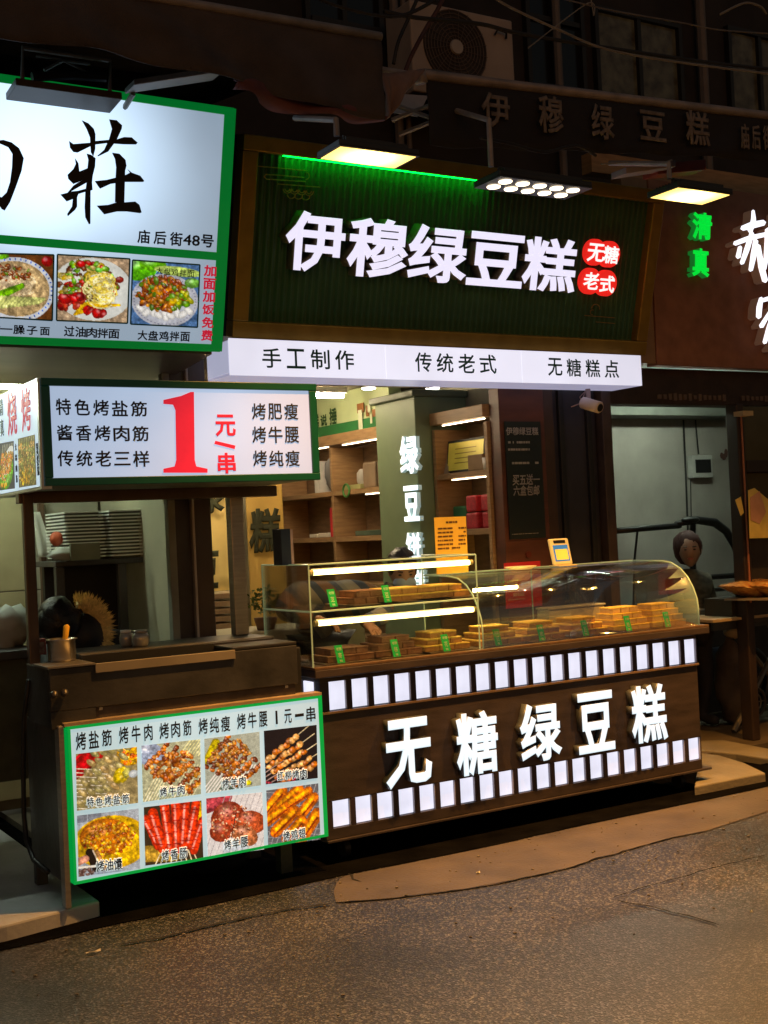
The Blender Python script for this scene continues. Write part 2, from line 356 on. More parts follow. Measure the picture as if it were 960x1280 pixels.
# smoother strip of worn screed between the near-black strip and the crack, at the right
crk = [(421, 1104), (417, 1116), (420, 1129), (452, 1127), (489, 1124), (540, 1118), (591, 1111), (622, 1106), (652, 1099), (690, 1091), (718, 1084), (745, 1074), (767, 1069), (803, 1058), (840, 1048), (881, 1040)]
edge = [P(x, y, Z=0) for x, y in crk]
pts = [(p.x, p.y, .004) for p in edge]+[(6.5, 4.75, .004), (12, 4.6, .004), (12, 4.9, .004)]
top = [(x, 4.915+.03*noise.noise(Vector((x*1.3, 0, 0))), .004) for x in np.linspace(11.9, edge[0].x+.08, 30)]
g = MB(); g.add(pts+top, [tuple(range(len(pts+top)))]); scr = structure(build(g, 'screed_strip', M_conc))
def crack(pts, w, Z=.006):
    g = MB(); q = []
    for i in range(len(pts)-1):
        a, b = Vector(pts[i]), Vector(pts[i+1]); k = max(2, int((b-a).length/.03))
        for j in range(k): q.append(a.lerp(b, j/k))
    q.append(Vector(pts[-1])); L = []
    for i, p in enumerate(q):
        t = (q[min(i+1, len(q)-1)]-q[max(i-1, 0)]).normalized(); nn = Vector((-t.y, t.x, 0))
        o = nn*.014*noise.noise(p*14); ww = w*(.35+.9*abs(noise.noise(p*22+Vector((5, 0, 0)))))
        if i in (0, len(q)-1): ww = .0005
        L += [p+o+nn*ww+Vector((0, 0, Z)), p+o-nn*ww+Vector((0, 0, Z))]
    g.add(L, [(2*i, 2*i+1, 2*i+3, 2*i+2) for i in range(len(q)-1)]); return g
for c, w in ((crk[2:], .0045), ([(150, 1182), (200, 1174), (240, 1164), (300, 1150), (360, 1138), (418, 1130)], .014), ([(765, 1124), (800, 1112), (850, 1098), (905, 1083), (960, 1069)], .006), ([(436, 1093), (443, 1100), (450, 1104)], .012),
             ([(770, 1127), (815, 1136), (860, 1146), (900, 1158)], .009)):
    structure(build(crack([P(x, y, Z=0) for x, y in c], w), 'crack', M_crack))
# pavement behind the near-black strip (right of the cake counter), raised slabs with broken edges
def slab(px, z, m, name='paving_slab', bev=.008):
    q = [P(x, y, Z=z) for x, y in px]; q = [(p.x, p.y, z) for p in q]
    ar = sum(q[i][0]*q[(i+1)%len(q)][1]-q[(i+1)%len(q)][0]*q[i][1] for i in range(len(q)))
    if ar > 0: q = q[::-1]
    return structure(build(MB().poly(q, (0, 0, -.06)), name, m, bev=bev))
slab([(868, 983), (875, 941), (900, 944), (930, 953), (957, 966), (925, 972), (895, 978)], .05, M_slab)
slab([(700, 930), (905, 925), (1010, 945), (1010, 975), (960, 948), (920, 942), (880, 938), (700, 950)], .04, M_slab)
structure(build(MB().box(3.0, 16, 5.75, 12, -.05, .03), 'pavement', M_conc))
structure(build(MB().poly([(-3, 9.2, -.05), (1.6, 9.2, -.05), (1.6, 5.09, -.05), (1.2, 5.02, -.05), (-3, 4.9, -.05)], (0, 0, .115)), 'raised_step', mat('step_screed', (.45, .45, .47), .5, vary=.25, scale=3, bump=.2, bscale=40), bev=.01))
structure(build(MB().box(1.75, 5.6, 5.9, 9.2, -.05, .03), 'shop_floor', mat('shop_floor_tile', (.2, .17, .13), .3)))
# ================================================================== BUILDINGS
# --- upper facade of the old building above the shops
FY = 6.9
bld = thing('old_building', 'dark upper storey of the old brick building above all the shop signs', 'building', (4, FY, 3.4))
build(MB().box(-3, 14, FY, FY+.4, 3.62, 9), 'wall', M_dark, bld)
M_pane = mat('mottled_glow_pane', (.03, .028, .024), .25, c2=(.045, .035, .02), scale=9, detail=8, emit=(.11, .07, .03), es=.06, evary=1.0)  # mottled brown and faint emission stand for leaf reflections in the glass
M_panedk = mat('dark_window_pane', (.008, .008, .01), .2)
up = front(FY)
def window(x0, y0, x1, y1, m, mull=1, cross=1):
    s0, t1 = up.st(x0, y0); s1, t0 = up.st(x1, y1)
    if t1-t0 < .3: return
    f = MB()
    w = .035
    f.pbox(up, s0-w, s0, t0-w, t1+w, 0, .05).pbox(up, s1, s1+w, t0-w, t1+w, 0, .05).pbox(up, s0, s1, t1, t1+w, 0, .05).pbox(up, s0, s1, t0-w, t0, 0, .07)
    for k in range(mull):
        c = s0+(s1-s0)*(k+1)/(mull+1); f.pbox(up, c-.018, c+.018, t0, t1, .002, .045)
    if cross: c = t0+(t1-t0)*.68; f.pbox(up, s0, s1, c-.018, c+.018, .004, .042)
    fr = build(f, 'window', M_black, bld)
    build(MB().pbox(up, s0, s1, t0, t1, .003, .012), 'pane', m, fr)
window(742, 15, 848, 150, M_pane, 1, 0); window(908, 40, 985, 175, M_pane, 1, 0)
window(655, -20, 725, 120, M_panedk, 1); window(380, -60, 470, 40, M_panedk, 1); window(250, -60, 340, 15, M_panedk, 1)
# vertical pipes on that wall
for x, r in ((488, .03), (500, .018), (690, .03), (870, .04)):
    s, t = up.st(x, 60); tag(build(MB().tube([up.p(s, t-1.2, .06), up.p(s, t+2.5, .06)], r), 'drainpipe', mat('grey_pipe', (.12, .11, .11), .6)),
        {488: 'thick dark drainpipe left of the air conditioner', 500: 'thin dark pipe touching the left side of the air conditioner', 690: 'dark drainpipe right of the air conditioner', 870: 'thickest drainpipe between the two leaf-lit windows'}[x], 'pipe')
# --- sweet shop: piers, soffit, interior
YF = 5.9
shop = thing('cake_shop', 'cake shop front with open counter, oak shelves inside and a green sign above', 'shop', (4, YF, 0))
SX = 4.37
build(MB().box(2.62, 5.2, 5.85, 6.9, 2.62, 3.62), 'lintel', M_dark, shop)
build(MB().box(SX+.015, 4.72, YF, YF+.1, 0, 2.36), 'brown_pier', mat('brown_pier_panel', (.1, .035, .022), .45, vary=.25, scale=4, stretch=(1, 1, 4)), shop, bev=.004)
build(MB().box(4.722, 4.80, YF+.01, YF+.12, 0, 2.36), 'pier_edge', mat('dark_oak_strip', (.05, .028, .018), .5), shop, bev=.003)
build(MB().box(4.80, 5.16, YF+.04, YF+.3, 0, 2.36), 'dark_pier', mat('blue_black_pier', (.028, .027, .036), .55, vary=.2), shop, bev=.01)
for k, x in enumerate((4.87, 5.09)): build(MB().box(x-.02, x+.02, YF+.015, YF+.045, 0, 2.36), 'pier_rib', M_black, shop, bev=.004)
build(MB().box(5.165, 5.24, YF-.02, YF+.2, 0, 2.36), 'door_post', mat('old_door_post', (.05, .034, .03), .5, vary=.3), shop, bev=.006)
M_ceil = mat('shop_ceiling', (.45, .4, .33), .7, vary=.06)
build(MB().box(2.62, 5.2, 5.86, 9.0, 2.56, 2.62), 'ceiling', M_ceil, shop)
build(MB().box(2.62, 4.36, 5.88, 6.6, 2.44, 2.555), 'soffit', M_ceil, shop, bev=.004)
build(MB().box(2.3, 5.2, 8.98, 9.1, 0, 2.56), 'back_wall', M_cream, shop)
build(MB().box(4.66, 4.80, 6.05, 8.975, 0, 2.558), 'side_wall', M_cream, shop)
# shelving on the right side wall: fronts at X = SX
shelf = thing('oak_shelf_unit', 'tall oak shelf unit with lit strips along the right wall inside the cake shop', 'shelves', (SX, 7.5, 0))
D = .27
build(MB().box(SX+D, SX+D+.015, 5.93+.1, 8.9, .02, 2.26), 'back_panel', M_woodb, shelf)
def board(y0, y1, z, th=.035): build(MB().box(SX, SX+D-.002, y0, y1, z-th, z), 'shelf_board', M_wood, shelf, bev=.002)
for z in (1.85, 1.515, 1.18, .8): board(7.11, 8.9, z)
for z in (1.885, 1.53, 1.18, .8): board(6.02, 6.60, z)
def upright(y, z0=.02, z1=2.17): build(MB().box(SX-.004, SX+D-.004, y-.016, y+.016, z0, z1), 'upright', M_wood, shelf, bev=.002)
for y in (7.96, 8.88): upright(y)
for y in (6.02, 6.585): upright(y)
for y0, y1, z0, z1 in ((7.11, 8.9, 2.185, 2.26), (6.02, 6.6, 2.2, 2.275)):
    build(MB().box(SX-.02, SX+D, y0, y1, z0, z1), 'top_rail', M_wood, shelf, bev=.003)
M_led = mat('warm_led_strip', (.9, .85, .7), .4, emit=(1, .82, .55), es=9.0)
for y0, y1, z in ((7.14, 7.8, 2.182), (8.02, 8.6, 2.186), (6.05, 6.5, 2.197), (6.05, 6.42, 1.848), (7.14, 7.5, 1.812)):
    build(MB().box(SX+.01, SX+.02, y0, y1, z-.009, z-.003), 'led_strip', M_led, shelf)
# green pillar between the shelves
pil = thing('green_pillar', 'green pillar with glowing white vertical lettering inside the cake shop', 'pillar', (SX, 6.85, 0))
M_pg = mat('sage_green_paint', (.17, .235, .135), .55, vary=.06)
build(MB().box(SX-.12, SX+.28, 6.61, 7.10, 0, 2.435), 'column', M_pg, pil, bev=.006)
build(MB().box(SX-.15, SX+.28, 6.58, 7.13, 2.385, 2.43), 'cornice', mat('cornice_green', (.1, .13, .09), .6), pil, bev=.01)
pp = side(SX-.122)
M_halo = mat('white_lit_letter', (.9, .92, 1), .4, emit=(.85, .95, 1), es=1.6)
M_acry = mat('white_acrylic_side', (.5, .6, .6), .4, emit=(.5, .75, .75), es=.3)
for ch, b in (('绿', (499, 546, 524, 591)), ('豆', (504, 608, 525, 651)), ('饼', (507, 666, 527, 698)), ('糕', (512, 712, 533, 745))):
    channel(ch, pp, b, M_halo, M_acry, pil, .026, .03)
# painted mural above the left shelves
mu = thing('wall_mural', 'pale green painted mural with brush lettering above the left shelves', 'mural', (SX, 8, 2.4))
mp = side(SX-.001)
build(MB().box(SX+.002, SX+.1, 7.115, 8.97, 2.262, 2.555), 'mural_board', mat('pale_green_mural', (.42, .5, .27), .6, vary=.12, scale=5), mu)
build(MB().add([(SX-.003, 7.12, 2.262), (SX-.003, 8.96, 2.262), (SX-.003, 8.96, 2.35), (SX-.003, 8.2, 2.335), (SX-.003, 7.12, 2.33)], [(4, 3, 2, 1, 0)]), 'green_band', mat('mural_green_band', (.02, .15, .04), .6), mu)
M_dkg = mat('mural_dark_green', (.02, .07, .02), .6)
text('糕', mp, (392, 519, 400, 535), M_dkg, mu, .03, .006); text('说', mp, (401, 519, 410, 532), M_dkg, mu, .03, .006); text('捶', mp, (412, 511, 422, 530), M_dkg, mu, .03, .006)
g = MB()
for (x0, y0, x1, y1) in ((447, 505, 456, 515), (458, 507, 462, 520), (466, 512, 473, 520), (449, 520, 452, 528)):
    a, b = mp.st(x0, y0); c, d = mp.st(x1, y1); g.pbox(mp, a, c, d, b, .004, .007)
build(g, 'painted_trestle', mat('mural_brown', (.2, .08, .02), .7), mu)['kind'] = 'stuff'
g = MB()
for (x0, y0, x1, y1) in ((449, 513, 455, 537), (461, 505, 465, 515), (464, 518, 467, 529)):
    a, b = mp.st(x0, y0); c, d = mp.st(x1, y1); g.pbox(mp, a, c, d, b, .008, .011)
build(g, 'painted_figure', mat('mural_white', (.5, .55, .4), .7), mu)
# calligraphy banners at the back of the shop
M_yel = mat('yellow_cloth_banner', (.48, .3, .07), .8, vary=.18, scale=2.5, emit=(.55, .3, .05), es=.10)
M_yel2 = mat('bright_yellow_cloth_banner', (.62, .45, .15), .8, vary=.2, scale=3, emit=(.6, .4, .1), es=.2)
M_calli = mat('olive_black_ink', (.03, .032, .01), .7)
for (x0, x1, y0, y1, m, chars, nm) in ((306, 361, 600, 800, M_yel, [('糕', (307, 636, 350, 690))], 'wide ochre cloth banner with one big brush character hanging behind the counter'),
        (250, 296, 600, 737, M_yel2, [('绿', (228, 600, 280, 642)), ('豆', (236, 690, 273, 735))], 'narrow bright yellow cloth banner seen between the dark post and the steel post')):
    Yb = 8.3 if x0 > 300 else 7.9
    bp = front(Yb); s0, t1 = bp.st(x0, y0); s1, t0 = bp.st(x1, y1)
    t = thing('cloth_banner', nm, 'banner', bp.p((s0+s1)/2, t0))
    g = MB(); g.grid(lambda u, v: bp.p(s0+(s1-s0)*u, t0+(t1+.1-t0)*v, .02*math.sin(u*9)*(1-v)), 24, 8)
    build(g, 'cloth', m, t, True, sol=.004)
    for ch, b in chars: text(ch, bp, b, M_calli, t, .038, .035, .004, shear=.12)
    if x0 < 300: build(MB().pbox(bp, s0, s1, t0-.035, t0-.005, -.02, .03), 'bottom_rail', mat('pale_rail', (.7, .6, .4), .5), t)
# stacked cardboard flats below the narrow banner
fp = front(7.85)
for k in range(7):
    s0, t0 = fp.st(263, 742+k*9.5); s1, t1 = fp.st(294, 742+k*9.5)
    o = build(MB().pbox(fp, s0, s1, t0-.042, t0-.006, -.25+.01*random.random(), .01*random.random()), 'flattened_carton', mat('carton_brown', (.27, .17, .08), .8), bev=.003)
    tag(o, f"{['topmost', 'second', 'third', 'fourth', 'fifth', 'sixth', 'lowest'][k]} flattened brown carton in the pile below the narrow yellow banner", 'carton', 'flattened cartons below the yellow banner')
# --- door jambs between the grill room and the cake shop
jam = thing('door_frame', 'dark door frame and folded shutters between the grill room and the cake shop', 'door frame', (2.5, 5.9, 0))
jp = front(5.9)
def vstrip(x0, x1, m, name, d0=0, d1=.05, yr=700, zt=2.56):
    s0, _ = jp.st(x0, yr); s1, _ = jp.st(x1, yr)
    build(MB().pbox(jp, s0, s1, .07, zt, d0, d1), name, m, jam, bev=.003)
vstrip(208, 217, mat('grey_green_jamb', (.17, .18, .15), .5), 'jamb')
vstrip(217.5, 237, mat('brown_leaf', (.04, .034, .03), .35, vary=.2), 'door_leaf', -.02, .03)
vstrip(237.3, 240.5, mat('pale_edge', (.33, .3, .27), .4), 'edge_strip', 0, .055)
vstrip(241, 262, mat('maroon_leaf', (.045, .03, .026), .35, vary=.3, stretch=(1, 1, .3)), 'door_leaf', -.02, .045)
# --- grill room behind the barbecue cart
room = thing('grill_room', 'dim tiled kitchen room behind the barbecue cart with cream walls', 'room', (1.5, 7, 0))
build(MB().box(-3, 2.47, 7.2, 7.35, .06, 2.9), 'back_wall', M_grout, room)
tm = MB().box(0, .385, 0, .012, 0, .585).mesh('tile', M_tilem); tm2 = MB().box(0, .385, 0, .012, 0, .585).mesh('tile', mat('cream_wall_tile', (.36, .35, .27), .3, vary=.12, scale=3))
for i in range(5):
    for j in range(4):
        x = .2+i*.392+.2
        build(tm if x < 1.9 else tm2, 'tile', None, room, at=(x, 7.185, .12+j*.592), bev=.003)
build(MB().box(2.37, 2.47, 5.96, 7.19, .066, 2.5), 'side_wall', M_cream, room)
build(MB().box(-3, 2.47, 5.8, 7.35, 2.5, 2.555), 'ceiling', M_cream, room)
build(MB().box(1.99, 2.02, 7.14, 7.18, .06, 2.5), 'corner_trim', mat('brown_trim', (.12, .07, .04), .5), room)
s0, t0 = front(7.1).st(44, 700); 
# unseen ceiling tubes added inside the rooms, assumed from the lit walls
def lamp_light(kind, loc, e, color, r=.05, size=1.2, aim=None, name='lamp_light', spot=150, parent=None, sy=.05):
    d = bpy.data.lights.new(name, kind); d.energy = e; d.color = color
    if kind in ('POINT', 'SPOT'): d.shadow_soft_size = r
    if kind == 'SPOT': d.spot_size = math.radians(spot); d.spot_blend = .9
    if kind == 'AREA': d.shape = 'RECTANGLE'; d.size = size; d.size_y = sy
    o = bpy.data.objects.new(name, d); COL.objects.link(o)
    if parent is not None: o.parent = parent; o.location = Vector(loc)-WL[parent.name]
    else: o.location = loc
    return o
def assumed_tube_lamp(loc, L, label, e, color, axis='X'):
    t = thing('assumed_tube_lamp', label, 'lamp', loc); x, y, z = loc
    h = (L/2, .035) if axis == 'X' else (.035, L/2)
    build(MB().box(x-h[0], x+h[0], y-h[1], y+h[1], z, z+.04), 'lamp_housing', M_white, t, bev=.004)
    a = Vector((L/2-.02, 0, 0)) if axis == 'X' else Vector((0, L/2-.02, 0))
    build(MB().tube([Vector(loc)+Vector((0, 0, -.02))-a, Vector(loc)+Vector((0, 0, -.02))+a], .014, 10), 'lamp_tube', mat('lit_tube_'+label[:12], (.9, .9, .9), .4, emit=color, es=e), t)
assumed_tube_lamp((1.2, 6.6, 2.42), 1.2, 'white tube lamp on the ceiling of the grill room', 95, (.85, 1, .8))  # assumed lamp, added to light the grill room
assumed_tube_lamp((6.6, 6.7, 2.52), 1.2, 'white tube lamp on the ceiling of the grey room at the right', 2.6, (.95, 1, .92))  # assumed from the lighter ceiling, the lamp itself is out of view
assumed_tube_lamp((3.5, 7.4, 2.5), 1.4, 'warm tube lamp on the ceiling of the cake shop', 110, (1, .78, .5))  # assumed source, added to brighten the shop inside
# --- wall and soffit above the grill room, under the white noodle sign
lw = thing('noodle_shop', 'plain pinkish soffit panel of the noodle shop below its white sign', 'shop', (1, 5.6, 2.4))
sf = MB(); sf.hexa([(-3, 5.42, 2.42), (2.36, 5.42, 2.42), (2.36, 6.2, 2.36), (-3, 6.2, 2.36), (-3, 5.42, 2.5), (2.36, 5.42, 2.5), (2.36, 6.2, 2.5), (-3, 6.2, 2.5)])
build(sf, 'soffit_panel', mat('pinkish_steel_soffit', (.42, .3, .25), .35, .5, vary=.2, scale=2, stretch=(.4, 2, 2)), lw)
build(MB().box(-3, 2.36, 5.9, 6.9, 2.62, 4.6), 'wall', M_dark, lw)
# --- neighbour on the right
nb = thing('neighbour_shop', 'reddish brown fronted neighbour shop with green and white raised characters at the right edge', 'shop', (7, 5.85, 0))
NP = front(5.85)
xL = NP.st(822, 455)[0]
M_nb = mat('reddish_brown_sign_panel', (.27, .115, .065), .55, vary=.22, scale=9, detail=8, bump=.1, bscale=200)
build(MB().box(xL, 12, 5.85, 5.95, 2.52, 3.72), 'sign_panel', M_nb, nb, bev=.004)
build(MB().box(5.40, xL-.003, 5.86, 5.96, 2.53, 3.72), 'edge_panel', mat('tan_edge_panel', (.25, .15, .08), .5), nb, bev=.004)
build(MB().box(5.2, 12, 5.90, 6.0, 3.73, 3.86), 'cap', M_wood, nb, bev=.004)
M_beam = mat('carved_dark_beam', (.03, .017, .015), .55, vary=.3, bump=.3, bscale=30)
build(MB().box(5.25, 12, 5.95, 6.1, 2.28, 2.515), 'beam', M_beam, nb, bev=.006)
g = MB()
for k in range(46):
    x = 5.7+k*.045; h = .012+.012*random.random()
    if k in (14, 15, 16): continue
    g.box(x, x+.028, 5.938, 5.95, 2.33-h, 2.33+h)
build(g, 'beam_carving', mat('worn_gilt', (.12, .09, .08), .6), nb)['kind'] = 'stuff'
build(MB().box(5.24, 9, 7.6, 7.7, 0, 2.6), 'room_wall', mat('grey_plaster', (.33, .31, .28), .7, vary=.22, scale=2, detail=8, bump=.15, bscale=20), nb)
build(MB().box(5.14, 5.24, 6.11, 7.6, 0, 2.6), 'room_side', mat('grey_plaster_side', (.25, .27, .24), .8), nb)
build(MB().box(5.24, 9, 6.1, 7.6, 2.56, 2.64), 'room_ceiling', mat('grey_ceiling', (.35, .38, .33), .8), nb)
build(MB().hexa([(5.24, 7.3, 2.36), (9, 7.3, 2.36), (9, 7.6, 2.36), (5.24, 7.6, 2.36), (5.24, 7.3, 2.44), (9, 7.3, 2.44), (9, 7.6, 2.44), (5.24, 7.6, 2.44)]), 'ceiling_beam', mat('grey_beam', (.14, .15, .13), .8), nb)
s0 = NP.st(921, 520)[0]
M_redpost = mat('red_brown_timber', (.028, .017, .014), .45, vary=.3, stretch=(1, 1, .3))
build(MB().box(s0, s0+.07, 5.85, 5.95, .03, 2.28), 'timber_post', M_redpost, nb, bev=.008)
build(MB().box(s0+.03, s0+.036, 5.838, 5.849, .95, 2.2), 'post_edge_strip', mat('pinkish_edge', (.5, .2, .12), .4), nb)  # thin pale pinkish strip down the post front
build(MB().box(s0+.073, 9, 5.85, 5.9, 1.82, 1.90), 'transom', M_redpost, nb, bev=.004)
build(MB().box(s0+.073, 9, 5.92, 5.93, .8, 2.27), 'glass_pane', mat('dim_glass', (.05, .045, .04), .15), nb)
build(MB().box(5.9, 9, 6.9, 7.5, .03, .75), 'low_wall', M_dark, nb)
M_grn = mat('green_lit_letter', (.0, .5, .05), .4, emit=(.0, .9, .05), es=.8); M_grn2 = mat('green_letter_side', (.02, .3, .05), .4, emit=(.02, .4, .05), es=.3)
channel('清', NP, (864, 264, 891, 301), M_grn, M_grn2, nb, .034, .05, shear=.1)
channel('真', NP, (863, 309, 887, 347), M_grn, M_grn2, nb, .034, .05, shear=.1)
M_wl = mat('white_channel_face', (.9, .9, 1), .4, emit=(.86, .88, 1), es=1.5); M_wls = mat('gold_channel_side', (.4, .24, .14), .35, .6, vary=.1, emit=(.4, .22, .14), es=.12)
# brush strokes with a width at every point, given in pixels of an enlarged crop
def stroke_poly(pts, w, n=5):
    pts = [Vector((x, y)) for x, y in pts]; L = []; R = []
    q = []
    for i in range(len(pts)-1):
        for j in range(n): t = j/n; q.append((pts[i].lerp(pts[i+1], t), w[i]*(1-t)+w[i+1]*t))
    q.append((pts[-1], w[-1]))
    for k in range(2):   # smooth
        q = [q[0]]+[((q[i-1][0]+q[i][0]*2+q[i+1][0])/4, q[i][1]) for i in range(1, len(q)-1)]+[q[-1]]
    for i in range(len(q)):
        t = (q[min(i+1, len(q)-1)][0]-q[max(i-1, 0)][0]).normalized(); nn = Vector((-t.y, t.x)); L.append(q[i][0]+nn*q[i][1]/2); R.append(q[i][0]-nn*q[i][1]/2)
    t0 = (q[1][0]-q[0][0]).normalized(); t1 = (q[-1][0]-q[-2][0]).normalized()
    return [q[0][0]-t0*q[0][1]*.4]+L+[q[-1][0]+t1*q[-1][1]*.4]+R[::-1]
def brush(strokes, pl, ox, oy, k, mf, parent, name, d, th, ms=None):
    """one brush written character; flat prisms, each a hair prouder than the one before"""
    g = MB(); gs = MB()
    for i, (pts, w) in enumerate(strokes):
        pf = Plane(pl.p(0, 0, d+th), pl.U, pl.V)
        q = [pf.st(ox+p[0]/k, oy+p[1]/k) for p in (stroke_poly(pts, w) if w else pts)]
        ar = sum(q[i][0]*q[(i+1)%len(q)][1]-q[(i+1)%len(q)][0]*q[i][1] for i in range(len(q)))
        if ar > 0: q = q[::-1]
        g.poly([pl.p(a, b, d) for a, b in q], pl.N*(th+i*.0006))
        if ms: gs.poly([pl.p(a, b, .001) for a, b in q], pl.N*(d-.002-i*.0003))
    if ms:
        o = build(gs, name, ms, parent); build(g, 'letter_face', mf, o); return o
    return build(g, name, mf, parent)
# 赫 and 家 of the neighbour (only their left halves are inside the picture)
brush([([(650,150),(655,230),(625,310)], [22,40,40]), ([(565,290),(640,265),(735,245)], [40,55,45]), ([(505,412),(620,368),(768,335),(900,315)], [36,40,34,30]),
       ([(640,330),(600,460),(560,570)], [34,40,30]), ([(670,390),(655,500),(630,625)], [36,44,30]), ([(545,440),(530,520)], [28,36]), ([(690,430),(715,600),(745,710)], [30,44,40]),
       ([(768,300),(760,480),(740,620)], [40,40,20]), ([(840,170),(850,330)], [30,40]), ([(800,250),(930,225)], [40,40]), ([(870,380),(860,690)], [40,40])], NP, 840, 240, 6.4, M_wl, nb, 'letter', .075, .003, M_wls)
brush([([(715,850),(700,920),(695,1000)], [30,44,40]), ([(715,870),(780,850),(950,820)], [30,36,36]), ([(790,950),(715,1075)], [24,36]), ([(850,880),(780,1080),(742,1205)], [24,40,30]), ([(800,940),(960,910)], [34,34]), ([(900,960),(870,1180),(800,1260)], [34,40,34])],
      NP, 840, 240, 6.4, M_wl, nb, 'letter', .075, .003, M_wls)
# ================================================================== SIGNS
# --- big green ribbed sign of the cake shop, leaning out at the top
b0 = P(288, 421, Y=5.75); t0 = P(303, 168, Y=5.50)
GS = Plane((b0.x, 5.75, b0.z), (1, 0, 0), (0, -.25, t0.z-b0.z))
sw, _ = GS.st(798, 442); sh = GS.st(303, 168)[1]
gs = thing('cake_shop_sign', 'large green ribbed signboard in a gold frame with five glowing white characters', 'sign', GS.p(sw/2, 0))
M_rib = mat('green_ribbed_sheet', (.045, .12, .07), .3, vary=.12, scale=5)
g = MB(); nr = 66; fw = .085
x0r, x1r = fw-.005, sw-fw+.005
def rib(u, v):
    ph = u*nr*2*math.pi
    return GS.p(x0r+(x1r-x0r)*u, .07+(sh-.14)*v, .016*max(-.35, math.cos(ph)))
g.grid(rib, nr*10, 1); build(g, 'ribbed_panel', M_rib, gs, True)
fo, fi = .07, -.02
for nme, a in (('bottom', (-.02, sw+.0, -.0, fw)), ('top', (-.02, sw, sh-fw*.9, sh))):
    build(MB().pbox(GS, *a, fi, fo), 'frame_rail', M_gold, gs, bev=.006)
for a in ((-.02, fw-.02), (sw-fw, sw)):
    build(MB().pbox(GS, a[0], a[1], fw+.001, sh-fw*.9-.001, fi, fo-.003), 'frame_rail', M_gold, gs, bev=.006)
build(MB().pbox(GS, -.02, sw, 0, sh, -.14, fi-.002), 'sign_box', M_black, gs)
M_gled = mat('green_led', (.0, .5, .1), .4, emit=(0, 1, .03), es=13)
s_a = GS.st(350, 200)[0]; s_b = GS.st(604, 215)[0]
build(MB().pbox(GS, s_a, s_b, sh-fw*.9-.004, sh-fw*.9-.001, .028, .05), 'green_led_strip', M_gled, gs)
M_face = mat('white_letter_face', (.25, .25, .27), .4, emit=(.84, .80, 1), es=1.0)
M_lside = mat('bronze_letter_side', (.16, .135, .09), .5, 0, vary=.1)
for ch, b in (('伊', (359, 261, 428, 343)), ('穆', (437, 269, 507, 350)), ('绿', (513, 278, 581, 356)), ('豆', (588, 288, 651, 361)), ('糕', (657, 294, 717, 367))):
    channel(ch, GS, b, M_face, M_lside, gs, .026, .085, .012)
# two pairs of overlapping red discs
M_disc = mat('red_lit_disc', (.6, .01, .01), .4, emit=(.75, .018, .012), es=.95); M_dtx = mat('disc_white_letter', (.9, .9, .9), .4, emit=(1, 1, 1), es=.95)
for i, ((cx, cy), (x0, y0, x1, y1), ch) in enumerate((((738.5, 315), (729, 303, 748, 328), '无'), ((756, 317.5), (749, 306, 765, 330), '糖'), ((732.5, 351), (724, 339, 741, 362), '老'), ((752, 353.5), (744, 343, 760, 366), '式'))):
    sx, sy = GS.st(cx, cy); r = .077; dd = .045+.004*(i % 2)
    ring = [GS.p(sx+r*math.cos(-a*math.pi/20), sy+r*math.sin(-a*math.pi/20), .014) for a in range(40)]
    o = build(MB().poly(ring, GS.N*(dd-.014)), 'red_disc', M_disc, gs)
    text(ch, GS, (x0, y0, x1, y1), M_dtx, o, .022, dd+.003, .002)
# thin gilt cloud ornaments: upper left and lower right of the panel
M_orn = mat('thin_gilt_line', (.35, .23, .08), .4, .5)
def gilt(lines, name='cloud_ornament'):
    g = MB()
    for L in lines: g.tube([GS.p(*GS.st(*p), .02) for p in L], .0028, 5)
    build(g, name, M_orn, gs)
def arc(cx, cy, r, a0, a1, n=9, k=1): return [(cx+r*math.cos(math.radians(a0+(a1-a0)*i/n)), cy+k*r*math.sin(math.radians(a0+(a1-a0)*i/n))) for i in range(n+1)]
gilt([[(317, 207.5), (345, 210), (382, 213.5)]], 'gilt_line')
gilt([[(330, 218), (345, 219), (378, 222)], [(330, 218), (328, 221), (331, 224), (380, 227)], arc(380, 220, 4.5, -90, 90), [(345, 230), (398, 234)]]+[arc(357+i*9, 236+i*1, 5.5, 0, 180) for i in range(4)]+[arc(357+i*9, 236+i*1, 3, 0, 180) for i in range(4)]+[arc(362+i*9, 243+i, 5, 0, 180) for i in range(3)])
gilt([[(728, 394), (766, 397)], [(742, 402), (766, 404)], arc(742, 385, 5, 180, 380), arc(738, 390, 3, 90, 300)])
# --- lit fascia box
FA = front(5.6)
fs0, ft1 = FA.st(285.5, 422.5); fs1, ft0 = FA.st(803, 482)
fb = thing('light_box_fascia', 'long glowing lilac white light box with dark green characters over the shop opening', 'light box', ((fs0+fs1)/2, 5.6, ft0))
M_fas = backlit('fascia_film', (.87, .85, 1.0), .84, [((fs0+.6, 5.6, ft0+.1), .9, .10), ((fs1-1, 5.6, ft0+.1), 1.0, .12)])
third = (fs1-fs0)/3
sb = [fs0, FA.st(482, 450)[0], FA.st(652, 455)[0], fs1]
for k in range(3):
    build(MB().pbox(FA, sb[k]+.002, sb[k+1]-.002, ft0, ft1, -.01, 0), 'lit_panel', M_fas, fb)
M_fasu = backlit('fascia_underside', (.72, .70, 1.0), .42)
build(MB().box(fs0, fs1, 5.612, 5.875, ft0, ft0+.012), 'underside_panel', M_fasu, fb)
build(MB().box(fs0-.001, fs0+.01, 5.612, 5.875, ft0+.013, ft1-.01), 'end_panel', backlit('fascia_end', (.72, .74, 1), .5), fb)
build(MB().box(fs1-.01, fs1, 5.612, 5.875, ft0+.013, ft1-.01), 'end_panel', M_fasu, fb)
build(MB().box(fs0+.012, fs1-.012, 5.612, 5.75, ft1-.012, ft1-.002), 'top_panel', M_white, fb)
